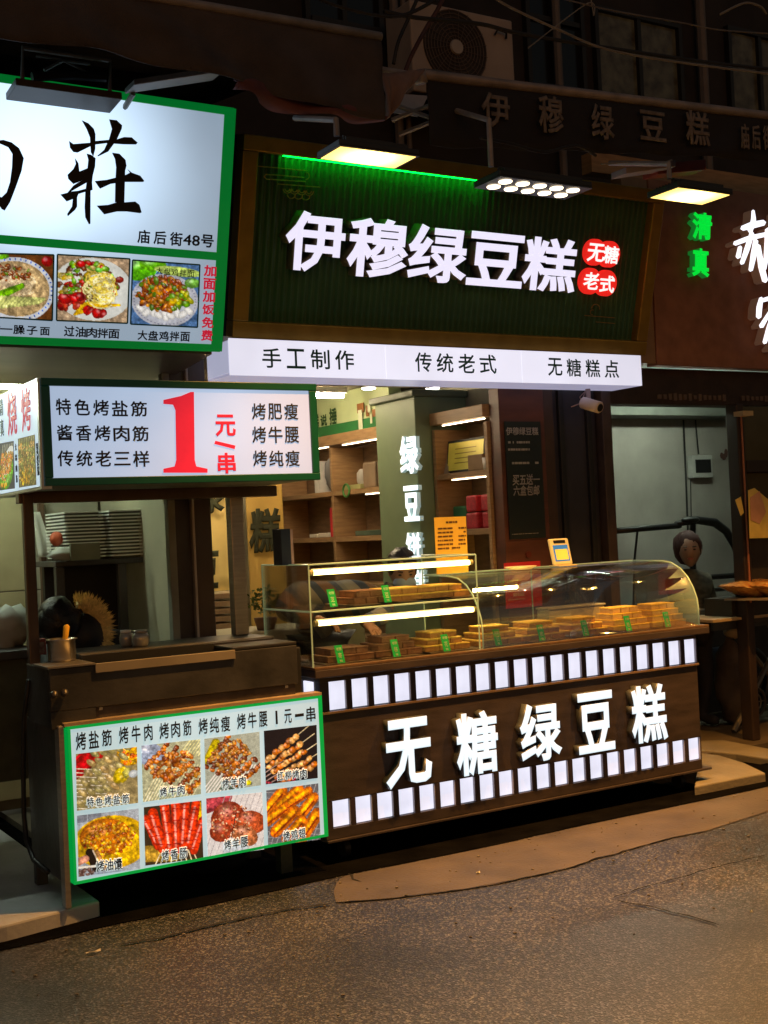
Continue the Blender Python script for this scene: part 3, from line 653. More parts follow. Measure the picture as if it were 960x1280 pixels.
M_teal = mat('teal_green_letters', (.0, .06, .05), .5, vary=.05)
for s_, b in (('手工制作', (327, 436, 443, 461.5)), ('传统老式', (518, 441.5, 621, 466.5)), ('无糖糕点', (684, 448.5, 774, 471.5))):
    me_b = [b[0]+(b[2]-b[0])*k/4 for k in range(5)]
    for k, ch in enumerate(s_):
        w = (b[2]-b[0]); cw = w*.215; x = b[0]+k*(w-cw)/3; yy = (b[1]+(k-1.5)*.9, b[3]+(k-1.5)*.75)
        text(ch, FA, (x, yy[0], x+cw, yy[1]), M_teal, fb, .014, .001, .002)
for x in (461, 541): # small downlights under the fascia soffit
    c = P(x, 487, Z=2.438)
    o = build(MB().lathe(c, [(.0, .0), (.035, .0), (.045, .004), (.045, .012)], 16), 'downlight', mat('downlight_white', (.9, .9, .9), .4, emit=(1, .95, .9), es=6), shop)
# --- white noodle shop sign at the upper left, leaning out at the top
wb = P(275, 440, Y=5.35); wt = P(293, 135, Y=5.07)
WS = Plane((wb.x, 5.35, wb.z), (1, 0, 0), (0, -.28, wt.z-wb.z))
wh = WS.st(293, 135)[1]
ws = thing('noodle_shop_sign', 'bright white noodle restaurant sign with green border and black brush characters', 'sign', WS.p(-.8, 0))
hot = WS.p(*WS.st(52, 172), 0); hot2 = WS.p(*WS.st(20, 235), 0)
M_wfilm = backlit('white_sign_film', (.60, .79, 1.0), .43, [(hot, .85, .95), (hot2, .5, .3), (WS.p(*WS.st(165, 240), 0), .6, .22)])
WL_ = -2.6
gt = .045
sd1 = WS.st(180, 308)[1]; sd0 = WS.st(180, 318.5)[1]; gy = .034
build(MB().pbox(WS, WL_, -gt-.001, sd1, wh-gy-.001, -.012, -.002), 'upper_film', M_wfilm, ws)
build(MB().pbox(WS, WL_, -gt-.001, gy+.001, sd0, -.012, -.002), 'lower_film', M_wfilm, ws)
build(MB().pbox(WS, WL_, 0, 0, gy, -.012, .0), 'green_border', M_green, ws)
build(MB().pbox(WS, WL_, 0, wh-gy, wh, -.012, .0), 'green_border', M_green, ws)
build(MB().pbox(WS, -gt, 0, gy, wh-gy, -.012, .0), 'green_border', M_green, ws)
build(MB().pbox(WS, WL_, -gt, sd0, sd1, -.012, .0), 'green_border', M_green, ws)
build(MB().pbox(WS, WL_, 0, 0, wh, -.13, -.014), 'sign_box', mat('grey_sign_box', (.1, .1, .1), .6), ws)
build(MB().pbox(WS, .001, .012, .002, wh-.002, -.13, -.004), 'edge_strip', M_green, ws)
zh = [[(490,97),(530,115),(563,148),(573,180),(572,270),(560,315),(545,290),(540,200),(520,150)],
      [(655,92),(700,97),(733,128),(730,150),(700,215),(650,285),(590,314),(583,312),(625,275),(655,210),(672,150)],
      [(415,222),(440,240),(540,232),(570,222),(650,215),(700,212),(745,198),(790,200),(826,232),(815,243),(740,242),(640,235),(560,245),(465,292),(440,288),(420,262)],
      [(450,325),(470,355),(476,405),(525,385),(530,335),(520,297),(547,305),(573,325),(570,375),(556,430),(552,470),(555,515),(543,520),(542,718),(534,722),(512,680),(508,620),(512,525),(520,470),(518,450),(440,480),(410,450),(405,425),(440,390),(455,360)],
      [(362,543),(405,532),(440,490),(470,470),(520,448),(522,470),(425,525),(470,520),(545,500),(550,515),(470,540),(462,560),(462,615),(450,635),(407,673),(403,660),(432,615),(437,570),(400,585)],
      [(672,292),(715,298),(752,335),(758,370),(750,400),(745,590),(690,590),(692,470),(697,380),(690,330)],
      [(568,462),(640,455),(700,440),(755,425),(780,412),(765,392),(790,412),(840,430),(865,462),(855,468),(740,468),(660,480),(600,508),(590,495)],
      [(580,610),(650,605),(700,590),(745,590),(810,585),(835,605),(848,650),(838,655),(760,645),(700,645),(625,662)]]
brush([(p, None) for p in zh], WS, 0, 130, 4.8, mat('brush_black', (.012, .014, .02), .5), ws, 'brush_character', .001, .0015)
brush([([(-120,260),(-60,225),(20,215),(70,230),(115,265),(143,325),(130,400),(95,500),(60,590),(28,640),(10,630),(-40,560),(-60,530),(-10,552),(10,560),(40,530),(60,470),(72,380),(75,300),(50,260),(0,238),(-60,260)], None)],
      WS, 0, 130, 4.8, MATS['brush_black'], ws, 'brush_character', .001, .0015)
def row(s_, pl, b0, b1, m, parent, bold=.016, gapf=.12, d=.002, thick=.0012):
    """characters spread evenly in a row: b0 = box of the first glyph, b1 = box of the last glyph (pixels)"""
    n = len(s_)
    for k, ch in enumerate(s_):
        if ch == ' ': continue
        t = k/(n-1) if n > 1 else 0
        bx = [b0[i]*(1-t)+b1[i]*t for i in range(4)]
        if ch == '1': c = (bx[0]+bx[2])/2; bx[0] = c-1.7; bx[2] = c+1.7
        if ch == '一': c = (bx[1]+bx[3])/2; bx[1] = c-1.2; bx[3] = c+1.2
        if ch == '三': c = (bx[3]-bx[1])*.08; bx[1] += c; bx[3] -= c
        text(ch, pl, bx, m, parent, .012 if ch in '1一' else bold, d, thick)
row('庙后街', WS, (172, 286.5, 187, 305), (212.5, 289.5, 227.5, 308), M_ink, ws, .026)
text('48', WS, (229, 292.5, 249.5, 308), M_ink, ws, .02); text('号', WS, (251.5, 292.5, 266.5, 310), M_ink, ws, .026)
row('片一臊子面', WS, (-17, 403.5, 0, 417), (50, 408.5, 62, 419.5), M_ink, ws, .026)
row('过油肉拌面', WS, (80, 407, 93, 421), (135.5, 411, 149, 423.5), M_ink, ws, .026)
row('大盘鸡拌面', WS, (172, 412.5, 184, 425.5), (225.5, 414.5, 237, 427), M_ink, ws, .026)
row('加面加饭免费', WS, (255, 331, 270, 346.5), (251.5, 412, 265.5, 426.5), M_red, ws, .034)
M_print = print_mat('backlit_food_print', .85)
# painted prints ------------------------------------------------
def dish1():   # noodles with greens in a blue rimmed bowl, cropped by the picture
    c = Cv((.16, .07, .03), seed=3); c.ell(.40, .55, .62, .50, .1, (.75, .78, .82), .85, .03, 0); c.ell(.40, .54, .55, .43, .1, (.55, .42, .25), .8)
    for k in range(44): c.ell(.40+.585*math.cos(k*.143), .55+.47*math.sin(k*.143), .018, .012, k*.14, (.1, .2, .6), .8, .05, 0)
    for i in range(26): c.curl(.3+.35*np.random.rand(), .35+.3*np.random.rand(), .06+.05*np.random.rand(), .013, (.75, .62, .42))
    c.scatter(60, .28, .3, .35, .13, .035, [(.28, .09, .03), (.4, .15, .05), (.2, .3, .05)])
    for i in range(5): c.seg(-.05, .72+i*.02, .35+.04*i, .55-.015*i, .045, (.25, .5, .06))
    for i in range(12): c.seg(.1+.06*i, .85-.01*i, .2+.06*i, .68, .03, (.6, .62, .28))
    c.ell(.9, .1, .09, .08, 0, (.4, .02, .03)); c.ell(-.0, .05, .12, .07, 0, (.55, .05, .02)); c.ell(.18, .04, .13, .05, 0, (.2, .45, .05)); c.ell(.05, .45, .09, .07, 0, (.35, .05, .04)); return c
def dish2():
    c = Cv((.45, .35, .25), seed=4); c.ell(.5, .5, .56, .48, .1, (.8, .82, .78), .85, .03, 0)
    c.scatter(190, .42, .42, .42, .34, .05, [(.5, .06, .04), (.25, .5, .06), (.55, .4, .05), (.22, .08, .03), (.6, .5, .2), (.2, .4, .05)])
    for i in range(16): c.seg(.25+.03*i, .9-.01*i, .35+.035*i, .72, .02, (.75, .5, .04))
    c.scatter(12, .2, .68, .16, .13, .09, [(.45, .04, .04), (.55, .1, .07)]); c.scatter(6, .5, .85, .14, .06, .08, [(.5, .04, .04)])
    for i in range(62): c.curl(.58+.2*(np.random.rand()-.4), .48+.35*(np.random.rand()-.45), .07+.1*np.random.rand(), .011, [(.85, .78, .45), (.8, .65, .2)][i % 2])
    c.ell(.33, .12, .06, .05, 0, (.6, .04, .05)); c.ell(.57, .2, .05, .04, .3, (.2, .5, .1)); c.ell(.87, .33, .06, .05, 0, (.3, .05, .04)); return c
def dish3():
    c = Cv((.12, .2, .35), seed=5); c.ell(.1, .12, .26, .2, 0, (.15, .45, .04)); c.ell(.3, .05, .2, .1, 0, (.2, .5, .06)); c.ell(.5, .6, .5, .42, 0, (.6, .62, .68), .8, .04, 0)
    for k in range(50): c.ell(.5+.46*math.cos(k*.126), .6+.38*math.sin(k*.126), .014, .01, 0, (.3, .3, .38), 1, 0, 0)
    for i in range(9): c.seg(.12+.09*i, .72+.1*(i % 2), .16+.09*i, .88-.12*abs(i-4)/4, .05, (.8, .8, .78))
    c.scatter(230, .46, .5, .37, .27, .05, [(.35, .1, .03), (.5, .2, .04), (.25, .07, .03), (.6, .3, .05), (.15, .25, .04)]); c.scatter(14, .75, .56, .13, .11, .06, [(.2, .4, .04), (.5, .5, .05)])
    c.ell(.62, .6, .06, .045, 0, (.75, .55, .05)); c.ell(.68, .13, .36, .075, .06, (.5, .62, .22), .9, .04, 0); c.ell(.9, .3, .12, .08, 0, (.2, .4, .1)); return c
phm = print_mat('sign_dish_print', .9)
for quad, fn in ((((-14, 316.5), (67, 318.5), (65, 400.5), (-14, 396)), dish1), (((71.5, 318), (162, 323.5), (159, 404), (70.5, 400.5)), dish2), (((165.5, 325), (249.5, 331), (246.5, 409), (163, 405)), dish3)):
    photo_print(WS, quad, fn(), phm, ws, .0005, 'dish_photo')
    g = MB(); q = [WS.p(*WS.st(*p), .0035) for p in quad]
    for i in range(4): g.tube([q[i], q[(i+1) % 4]], .0035, 4)
    build(g, 'photo_border', M_dgreen, ws)
row('大盘鸡拌面', WS, (195, 334, 202.5, 343), (234, 337, 242, 347), M_ink, ws, .01, d=.005)
# fixtures above the white sign: two dead flood lamps
def dead_lamp(pts, label, kind):
    c = P(*pts[0], Y=4.9)
    t = thing('flood_lamp', label, 'lamp', c, 'unlit lamps above the noodle sign')
    return t
L1 = front(4.93)
t = thing('flood_lamp', 'unlit black box lamp on a pipe frame overlapping the top edge of the noodle sign', 'lamp', P(90, 110, Y=4.93))
g = MB(); a = [P(x, y, Y=4.93) for x, y in ((20, 106), (153, 124))]; off = Vector((0, .16, -.01))
g.hexa([a[0], a[1], a[1]+off, a[0]+off]+[p+Vector((0, 0, .03)) for p in (a[0], a[1], a[1]+off, a[0]+off)]); build(g, 'lamp_body', mat('dusty_black_metal', (.04, .035, .035), .5), t, bev=.004)
build(MB().tube([P(x, y, Y=4.96) for x, y in ((28, 104), (28, 60), (138, 76), (137, 116))], .01, 8), 'pipe_frame', mat('grey_bracket', (.2, .2, .19), .5, .4), t)
build(MB().tube([P(x, y, Y=5.0) for x, y in ((55, 88), (78, 76), (112, 80))], .007, 6).tube([P(x, y, Y=4.99) for x, y in ((45, 70), (75, 74), (118, 95))], .005, 6), 'bracket_arm', MATS['grey_bracket'], t)
build(MB().tube([P(x, y, Y=4.99) for x, y in ((40, 96), (90, 94), (132, 97))], .02, 8), 'ballast', M_black, t)
t = thing('flood_lamp', 'unlit grey strip lamp sticking out right of the black box lamp', 'lamp', P(220, 98, Y=4.9))
g = MB(); a = [P(168, 106, Y=4.9), P(280, 89, Y=4.75)]; o1 = Vector((0, .12, .0))
g.hexa([a[0], a[1], a[1]+o1, a[0]+o1]+[p+Vector((0, 0, .025)) for p in (a[0], a[1], a[1]+o1, a[0]+o1)]); build(g, 'lamp_body', mat('grey_lamp_shell', (.25, .24, .24), .5), t, bev=.004)
build(MB().tube([a[0]+Vector((.03, .1, .0)), a[0]+Vector((.02, .25, -.05))], .012, 6), 'bracket_arm', MATS['grey_bracket'], t)
# --- roof box of the barbecue cart: "1 yuan" light sign
OY = front(5.03)
r_s0, r_t1 = OY.st(50, 472.4); r_s1, _ = OY.st(394, 484); r_t0 = OY.st(55, 607.7)[1]
cart = thing('barbecue_cart', 'barbecue cart of smoke stained steel with lit price signs on roof and front', 'food cart', ((r_s0+r_s1)/2, 5.35, 0))
M_ofilm = backlit('price_sign_film', (.58, .74, 1.0), .58, [((r_s0+.5, 5.03, 2.0), .7, .12), ((r_s1-.35, 5.03, 2.03), .5, .14)])
fr = .04
o_sign = build(MB().pbox(OY, r_s0+fr*.9, r_s1-fr*.9, r_t0+fr*.8, r_t1-fr*.8, -.012, -.001), 'price_sign', M_ofilm, cart)
for a in ((r_s0, r_s1, r_t0, r_t0+fr*.8), (r_s0, r_s1, r_t1-fr*.8, r_t1)): build(MB().pbox(OY, *a, -.014, .012), 'sign_frame', M_dgreen, o_sign, bev=.003)
for a in ((r_s0, r_s0+fr*.9), (r_s1-fr*.9, r_s1)): build(MB().pbox(OY, *a, r_t0+fr*.8+.001, r_t1-fr*.8-.001, -.014, .010), 'sign_frame', M_dgreen, o_sign, bev=.003)
build(MB().box(r_s0+.002, r_s1-.002, 5.046, 6.2, r_t0+.004, r_t1-.004), 'roof_box', mat('grey_green_roof', (.2, .22, .19), .5, vary=.2), cart)
row('特色烤盐筋', OY, (69, 498, 89, 519), (162.5, 501.5, 184, 521), M_ink, o_sign, .02)
row('酱香烤肉筋', OY, (70.5, 531, 91, 551), (164.5, 532.5, 186, 552), M_ink, o_sign, .02)
row('传统老三样', OY, (71, 563, 92, 583), (165.5, 563.5, 187, 583.5), M_ink, o_sign, .02)
row('烤肥瘦', OY, (314, 504, 332.5, 525), (354.5, 504, 373, 525), M_ink, o_sign, .018)
row('烤牛腰', OY, (314.5, 533, 333, 554), (355, 533, 374, 554), M_ink, o_sign, .018)
row('烤纯瘦', OY, (315.5, 563, 334, 583), (356, 563, 375, 583), M_ink, o_sign, .018)
text('元', OY, (268, 518, 295, 546), M_red, o_sign, .03); text('串', OY, (271, 566, 295, 592), M_red, o_sign, .03)
build(MB().poly([OY.p(*OY.st(*p), .002) for p in ((269, 551), (267.5, 555), (293, 561.5), (294, 557))][::-1], OY.N*.001), 'lettering', M_red, o_sign)
one = [(204, 500), (226, 495), (238, 490), (242, 490), (243, 575), (245, 583), (259, 586), (259, 591), (204, 591), (204, 586), (218, 583), (220, 575), (219, 513), (216, 506), (204, 505)]
build(MB().poly([OY.p(*OY.st(*p), .002) for p in one], OY.N*.002), 'lettering', M_red, o_sign)
# side panel of the roof box
SP = side(r_s0)
M_sfilm = backlit('side_sign_film', (.66, .84, 1.0), .72)
sp = build(MB().box(r_s0-.004, r_s0, 5.055, 6.2, r_t0+.003, r_t1+.004), 'side_sign', M_sfilm, cart)
build(MB().box(r_s0-.012, r_s0-.003, 5.03, 5.053, r_t0, r_t1), 'corner_strip', M_alu, cart)
build(MB().box(r_s0-.012, r_s0+.03, 5.03, 6.2, r_t0-.012, r_t0+.0), 'bottom_strip', M_alu, cart)
SP = side(r_s0-.004)
M_crim = mat('crimson_print', (.45, .01, .05), .5, emit=(.6, .02, .06), es=.6)
text('烤', SP, (26, 488, 40, 538), M_crim, sp, .022); text('烧', SP, (8.5, 493, 22.5, 543), M_crim, sp, .022)
text('清', SP, (-1, 499, 4.5, 519), M_teal, sp, .02); text('真', SP, (0.5, 525, 5.5, 545), M_teal, sp, .02)
def side_a():
    c = Cv((.07, .07, .09), seed=8); c.ell(.5, .62, .45, .36, -.6, (.2, .45, .05)); c.ell(.55, .45, .5, .2, -.7, (.8, .8, .8), .9)
    for i in range(7): c.skewer(.1+.1*i, .95-.02*i, .35+.1*i, .05, .05, (.6, .22, .04), (.8, .75, .6), 6, .25, .8, c2=(.5, .3, .06))
    c.scatter(20, .4, .82, .3, .12, .05, [(.25, .5, .05), (.7, .35, .05)]); return c
def side_b():
    c = Cv((.12, .1, .04), seed=9)
    for i in range(10): c.skewer(.1+.09*i, .98, .0+.1*i, .02, .045, (.38, .25, .08), (.6, .55, .3), 8, .1, .9, c2=(.3, .28, .08))
    c.scatter(24, .4, .8, .3, .15, .06, [(.75, .5, .03), (.5, .3, .05)]); return c
photo_print(SP, ((0-3, 555), (17.5, 551), (19, 610.5), (-3, 613.5)), side_a(), phm, sp, .001)
photo_print(SP, ((22.5, 548.5), (44, 543), (45.8, 606), (24, 609.5)), side_b(), phm, sp, .001)
row('大串肉筋', SP, (19, 555, 21.5, 563), (20.5, 594, 22.5, 603), M_ink, sp, .012)
row('特色烤盐筋', SP, (45.5, 554, 48.5, 562), (47.2, 586, 49.8, 594), M_ink, sp, .012)
# --- barbecue cart body
GF = front(5.04)
gx0 = GF.st(84, 908)[0]; gx1, _ = GF.st(402, 872); gz1 = GF.st(84, 908.5)[1]; gz0 = GF.st(90, 1106.5)[1]
build(MB().box(gx0-.03, gx1-.06, 5.11, 5.56, gz0-.0, .80), 'lower_cabinet', M_dsteel, cart, bev=.006)
build(MB().box(gx0-.035, gx0-.012, 5.045, 5.105, .07, gz1+.004), 'corner_post', M_steel, cart, bev=.003)
g = MB().box(gx0-.03, gx0+.02, 5.48, 5.54, .06, gz0).box(gx1-.19, gx1-.13, 5.15, 5.21, .0, gz0+.02).box(gx1-.19, gx1-.13, 5.56, 5.62, .0, gz0)
for bx in ((gx0-.03, gx0+.02, 5.49, 5.54, .066, gz0+.0), (gx1-.19, gx1-.13, 5.15, 5.21, .0, gz0-.002), (gx1-.19, gx1-.13, 5.49, 5.54, .0, gz0-.002)):
    build(MB().box(*bx), 'leg', M_dsteel, cart, bev=.004)
# upper hob block: front plate, sunk grill trough, left plate
ux0, ux1, uf = gx0-.055, 2.56, 5.07
g = MB()
g.box(ux0, ux1, uf, uf+.02, .87, 1.045)
g.box(ux0, ux0+.02, uf+.021, 5.42, .80, 1.045)
build(g, 'front_plate', M_dsteel, cart, bev=.003)
build(MB().box(ux0+.19, ux1-.01, uf+.012, uf+.03, .80, .869), 'lower_plate', mat('darker_steel', (.08, .07, .068), .45, .5, vary=.3), cart, bev=.003)
build(MB().box(ux0, ux0+.188, uf+.001, uf+.03, .80, .869), 'corner_plate', M_dsteel, cart)
build(MB().box(ux0+.2, ux0+.215, uf-.004, uf+.014, .856, .867).box(ux1-.07, ux1-.055, uf-.004, uf+.014, .856, .867), 'bolt', M_steel, cart)
build(MB().box(ux0-.01, ux0+.19, uf-.01, 5.28, 1.046, 1.056), 'left_plate', mat('worn_steel_plate', (.17, .16, .155), .4, .5, vary=.2), cart, bev=.002)
build(MB().box(ux0+.19, ux1-.31, uf-.012, uf-.001, 1.012, 1.052), 'bright_edge_strip', mat('greasy_beige_strip', (.27, .24, .2), .4, .3, vary=.15, scale=4), cart, bev=.002)
build(MB().box(ux0+.2, ux1-.02, uf+.03, uf+.22, .93, .95), 'trough_floor', M_black, cart)
build(MB().box(ux0+.2, ux1-.02, uf+.2, uf+.22, .951, 1.07), 'trough_back', M_black, cart)
build(MB().box(ux0+.2, ux1, uf+.23, 5.62, 1.03, 1.075), 'work_top', M_dsteel, cart, bev=.004)
build(MB().box(ux1-.32, ux1+.0, uf+.0, uf+.22, 1.0455, 1.062), 'trough_lid', M_black, cart, bev=.004)
build(MB().box(ux1+.001, ux1+.04, uf+.04, uf+.5, .80, 1.03), 'right_bracket', M_black, cart, bev=.006)
for k in range(2):
    c = P(67+k*13, 868-k*2, Y=uf-.01)
    build(MB().lathe(c, [(.0, 0), (.014, .0), (.017, .006), (.014, .018), (.0, .02)], 14, Matrix.Rotation(math.radians(90), 3, 'X')), 'gas_knob', mat('knob_grey', (.06, .055, .055), .4, .4), cart, True)
c1 = P(33, 905, X=gx0-.05)
build(MB().tube([P(x, y, X=gx0-.06) for x, y in ((36, 850), (30, 900), (29, 960), (30, 1020), (33, 1050), (42, 1075), (60, 1090))], .011, 8), 'gas_hose', M_black, cart, True)
# posts carrying the roof box
M_post = mat('brown_reflecting_post', (.09, .065, .058), .3, .5, vary=.25, stretch=(1, 1, .4))
pA = P(22, 640, X=gx0-.02); 
build(MB().box(1.435, 1.48, 5.39, 5.43, 1.0, r_t0-.015), 'roof_post', M_post, cart, bev=.004)
q0 = front(5.5).st(291, 700)[0]; q1 = front(5.5).st(305, 700)[0]
build(MB().box(q0, q1+.01, 5.5, 5.56, 1.076, r_t0-.002), 'roof_post', M_steel, cart, bev=.004)
build(MB().box(1.42, 2.66, 5.4, 5.46, r_t0-.055, r_t0-.004), 'roof_beam', M_post, cart, bev=.004)
# front price light box with eight food prints
ff = MB(); fwid = .012
M_bright_green = mat('bright_green_rim', (.0, .3, .06), .4, emit=(.0, .42, .06), es=.6)
fs_0, ft_1 = GF.st(84, 908.5); fs_1 = gx1; ft_0 = gz0
M_ffilm = backlit('menu_film', (.66, .88, .90), .62, [(GF.p(fs_0+.6, .7), .8, .12)])
menu = build(MB().pbox(GF, fs_0+fwid, fs_1-fwid*1.6, ft_0+fwid, ft_1-fwid, -.05, -.001), 'menu_light_box', M_ffilm, cart)
for a in ((fs_0, fs_1, ft_0, ft_0+fwid), (fs_0, fs_1, ft_1-fwid, ft_1)): build(MB().pbox(GF, *a, -.06, .003), 'rim', M_bright_green, menu)
for a in ((fs_0, fs_0+fwid), (fs_1-fwid*1.6, fs_1)): build(MB().pbox(GF, *a, ft_0+fwid+.001, ft_1-fwid-.001, -.06, .003), 'rim', M_bright_green, menu)
build(MB().pbox(GF, fs_0-.012, fs_1, ft_1+.001, ft_1+.014, -.07, .004), 'top_strip', mat('tan_top_strip', (.45, .35, .24), .4, .3), menu)
for w, a, b in (('烤盐筋', (94, 916, 108, 937), (126.5, 912.5, 140, 932)), ('烤牛肉', (148, 909, 161, 929), (179.5, 905.5, 191, 925)), ('烤肉筋', (198.5, 904, 211.5, 923), (228, 900.5, 239.5, 919)),
                 ('烤纯瘦', (247.5, 898.5, 260, 917), (275.5, 895.5, 288, 914)), ('烤牛腰', (295.5, 892.5, 307.5, 911), (323, 889.5, 334.5, 908)), ('1元一串', (341, 888.5, 350, 905), (382, 884, 394.5, 901))):
    row(w, GF, a, b, M_ink, menu, .02)
def bq_tendon():
    c = Cv((.32, .28, .16), seed=11)
    for i in range(7): c.seg(0, .1+.05*i, .3, -.2+.05*i, .03, (.5, .04, .06))
    c.seg(.0, .3, .35, .0, .14, (.45, .03, .05)); c.ell(.88, .1, .22, .22, 0, (.8, .5, .02)); c.scatter(25, .88, .12, .15, .18, .04, [(.85, .6, .05), (.7, .2, .02)])
    for i in range(16): c.seg(-.05, .25+.07*i, .5, .55+.07*i-.2, .008, (.75, .72, .6))
    for i in range(6):
        y = .95-.17*i
        for j in range(5): c.ell(.05+.13*j+.05*i, y-.05*j+.12*(j-2)*.3, .1, .05, .75, (.42+.1*np.random.rand(), .4, .2), .5)
    c.scatter(8, .74, .46, .1, .1, .1, [(.75, .62, .05), (.6, .6, .2)]); c.ell(.93, .47, .08, .07, 0, (.6, .68, .72))
    for i in range(8): c.seg(.35+.07*i, 1, .2+.07*i, .88, .01, (.7, .72, .65))
    return c
def bq_beef():
    c = Cv((.42, .45, .33), seed=12); c.ell(.1, .15, .3, .2, .4, (.35, .42, .55), .9)
    for i in range(17): c.seg(-.05+.055*i, 1.05, .3+.055*i, .45, .008, (.78, .78, .55))
    for i in range(9): c.seg(.6+.06*i, .3, .9+.06*i, -.1, .009, (.65, .68, .4))
    for i in range(6): c.skewer(.05+.14*i, .42-.0*i+.1*i, .5+.12*i, -.05+.14*i, .055, (.5, .21, .06), nb=8, f0=.0, f1=1, c2=(.28, .09, .03))
    c.scatter(70, .5, .42, .42, .26, .05, [(.5, .2, .05), (.3, .1, .03), (.6, .33, .12)])
    c.scatter(20, .85, .75, .15, .2, .05, [(.55, .3, .08), (.4, .15, .05)]); return c
def bq_lamb():
    c = Cv((.4, .45, .4), seed=13); c.seg(.2, .1, .05, .4, .08, (.5, .45, .05))
    for i in range(12): c.seg(-.1+.07*i, 1.0, .25+.06*i, .6, .012, (.8, .82, .8))
    for i in range(6): c.skewer(.02+.1*i, .5+.09*i, .45+.12*i, -.0+.12*i, .06, (.42, .17, .05), nb=8, f0=0, f1=1, c2=(.22, .07, .03))
    c.scatter(80, .48, .38, .36, .3, .045, [(.45, .2, .06), (.25, .09, .03), (.55, .35, .12)])
    c.scatter(10, .55, .95, .3, .04, .03, [(.1, .14, .1)]); c.ell(.77, .92, .05, .05, 0, (.7, .7, .02)); return c
def bq_willow():
    c = Cv((.025, .02, .022), seed=14)
    for i in range(6): c.seg(-.1, .75+.08*i, .35, .5+.09*i, .008, (.5, .4, .38))
    for i in range(5): c.skewer(.0+.06*i, .58+.11*i, .85+.1*i, -.0+.16*i, .055, (.62, .4, .18), nb=6, f0=.0, f1=.72, c2=(.5, .2, .06))
    c.scatter(14, .3, .97, .4, .06, .03, [(.5, .05, .1), (.3, .03, .05)]); return c
def bq_bread():
    c = Cv((.4, .45, .5), seed=15)
    for i in range(20): c.seg(.0+.02*i, .12, .02*i, .0, .005, (.1, .1, .15))
    c.ell(.55, .5, .62, .44, .1, (.68, .48, .03), .8, .1); c.ell(.45, .4, .42, .3, .1, (.55, .22, .02), .75, .2); c.scatter(170, .5, .45, .42, .28, .035, [(.7, .4, .02), (.45, .14, .02), (.75, .55, .05), (.6, .3, .02)])
    c.seg(.18, .62, .28, .9, .06, (.03, .02, .015)); c.seg(.24, .6, .36, .9, .012, (.7, .6, .5)); c.seg(.3, .62, .42, .92, .03, (.35, .2, .1)); c.seg(-.05, .78, .12, .72, .06, (.7, .4, .3)); c.seg(-.1, .85, .3, .86, .02, (.75, .75, .7)); c.scatter(14, .1, .95, .15, .06, .05, [(.2, .12, .1)]); return c
def bq_sausage():
    c = Cv((.07, .05, .03), seed=16); c.seg(0, .8, .5, .85, .14, (.5, .35, .1)); c.seg(.92, .0, .98, .3, .06, (.75, .5, .02))
    for i in range(9): c.seg(.12+.1*i, 1.1, .3+.06*i, .75, .01, (.7, .62, .45))
    for x0, y0, x1, y1, w in ((.03, .2, .22, .7, .065), (.15, .12, .3, .74, .085), (.35, .0, .43, .78, .08), (.55, -.02, .55, .78, .085), (.72, .0, .66, .74, .08), (.9, .05, .76, .74, .08), (1.0, .35, .84, .85, .07)):
        c.seg(x0, y0, x1, y1, w, (.62, .1, .06)); c.seg(x0-.02, y0+.05, x1-.02, y1-.05, w*.25, (.8, .35, .3))
        for k in range(4): t = (k+.5)/4; c.seg(x0+(x1-x0)*t-w*.7, y0+(y1-y0)*t, x0+(x1-x0)*t+w*.7, y0+(y1-y0)*t+.02, .009, (.4, .05, .03))
    return c
def bq_kidney():
    c = Cv((.68, .7, .72), seed=17); c.seg(0, .1, .3, .0, .16, (.4, .1, .12))
    for i in range(12): c.seg(-.1+.11*i, 1.05, .35+.11*i, -.05, .006, (.45, .45, .48))
    c.ell(.37, .4, .3, .31, .5, (.42, .1, .06), .55, .2); c.ell(.24, .6, .2, .17, .3, (.38, .1, .06), .6, .2); c.ell(.78, .5, .28, .2, .3, (.5, .15, .08), .6, .2); c.ell(.66, .72, .25, .17, .5, (.48, .22, .12), .6, .2)
    c.scatter(110, .45, .45, .38, .27, .022, [(.75, .55, .4), (.3, .08, .04), (.65, .35, .2)]); c.seg(.52, .3, .42, .72, .01, (.1, .04, .03)); return c
def bq_wing():
    c = Cv((.16, .17, .19), seed=18)
    for i in range(14): c.seg(-.2+.1*i, 1.1, .3+.1*i, -.1, .005, (.5, .52, .55)); c.seg(-.2, .0+.1*i, 1.2, .25+.1*i, .005, (.4, .42, .45))
    for x0, y0, x1, y1, w in ((.0, .35, .3, .05, .1), (.2, .32, .62, .05, .09), (.0, .55, .4, .32, .1), (.42, .3, .8, .12, .09), (.15, .75, .52, .45, .11), (.65, .5, .9, .25, .1), (.35, .9, .65, .62, .1), (.62, .95, .95, .55, .12)):
        c.seg(x0, y0, x1, y1, w, (.6, .22, .04)); c.seg(x0+.02, y0-.03, x1-.02, y1-.01, w*.4, (.78, .42, .06)); c.seg(x0-.02, y0+.06, x1, y1+.06, w*.15, (.3, .07, .03))
    return c
quads = [[(94.5, 942.5), (171, 933.5), (172.5, 1003.5), (96, 1013.5)], [(176.5, 932), (250, 924), (251, 992.5), (178.5, 1002.5)], [(255, 923.5), (324, 914.5), (326, 981.5), (257, 991.5)], [(329.5, 913.5), (395.5, 906), (397, 972.5), (332, 980.5)],
         [(96, 1019.5), (173, 1010.5), (175, 1086), (98, 1096)], [(179.5, 1009), (251.5, 1000.5), (254, 1072.5), (181.5, 1082)], [(257.5, 998), (327.5, 990), (330, 1061.5), (259.5, 1071.5)], [(332.5, 988), (397.5, 979), (400.5, 1049), (335, 1058)]]
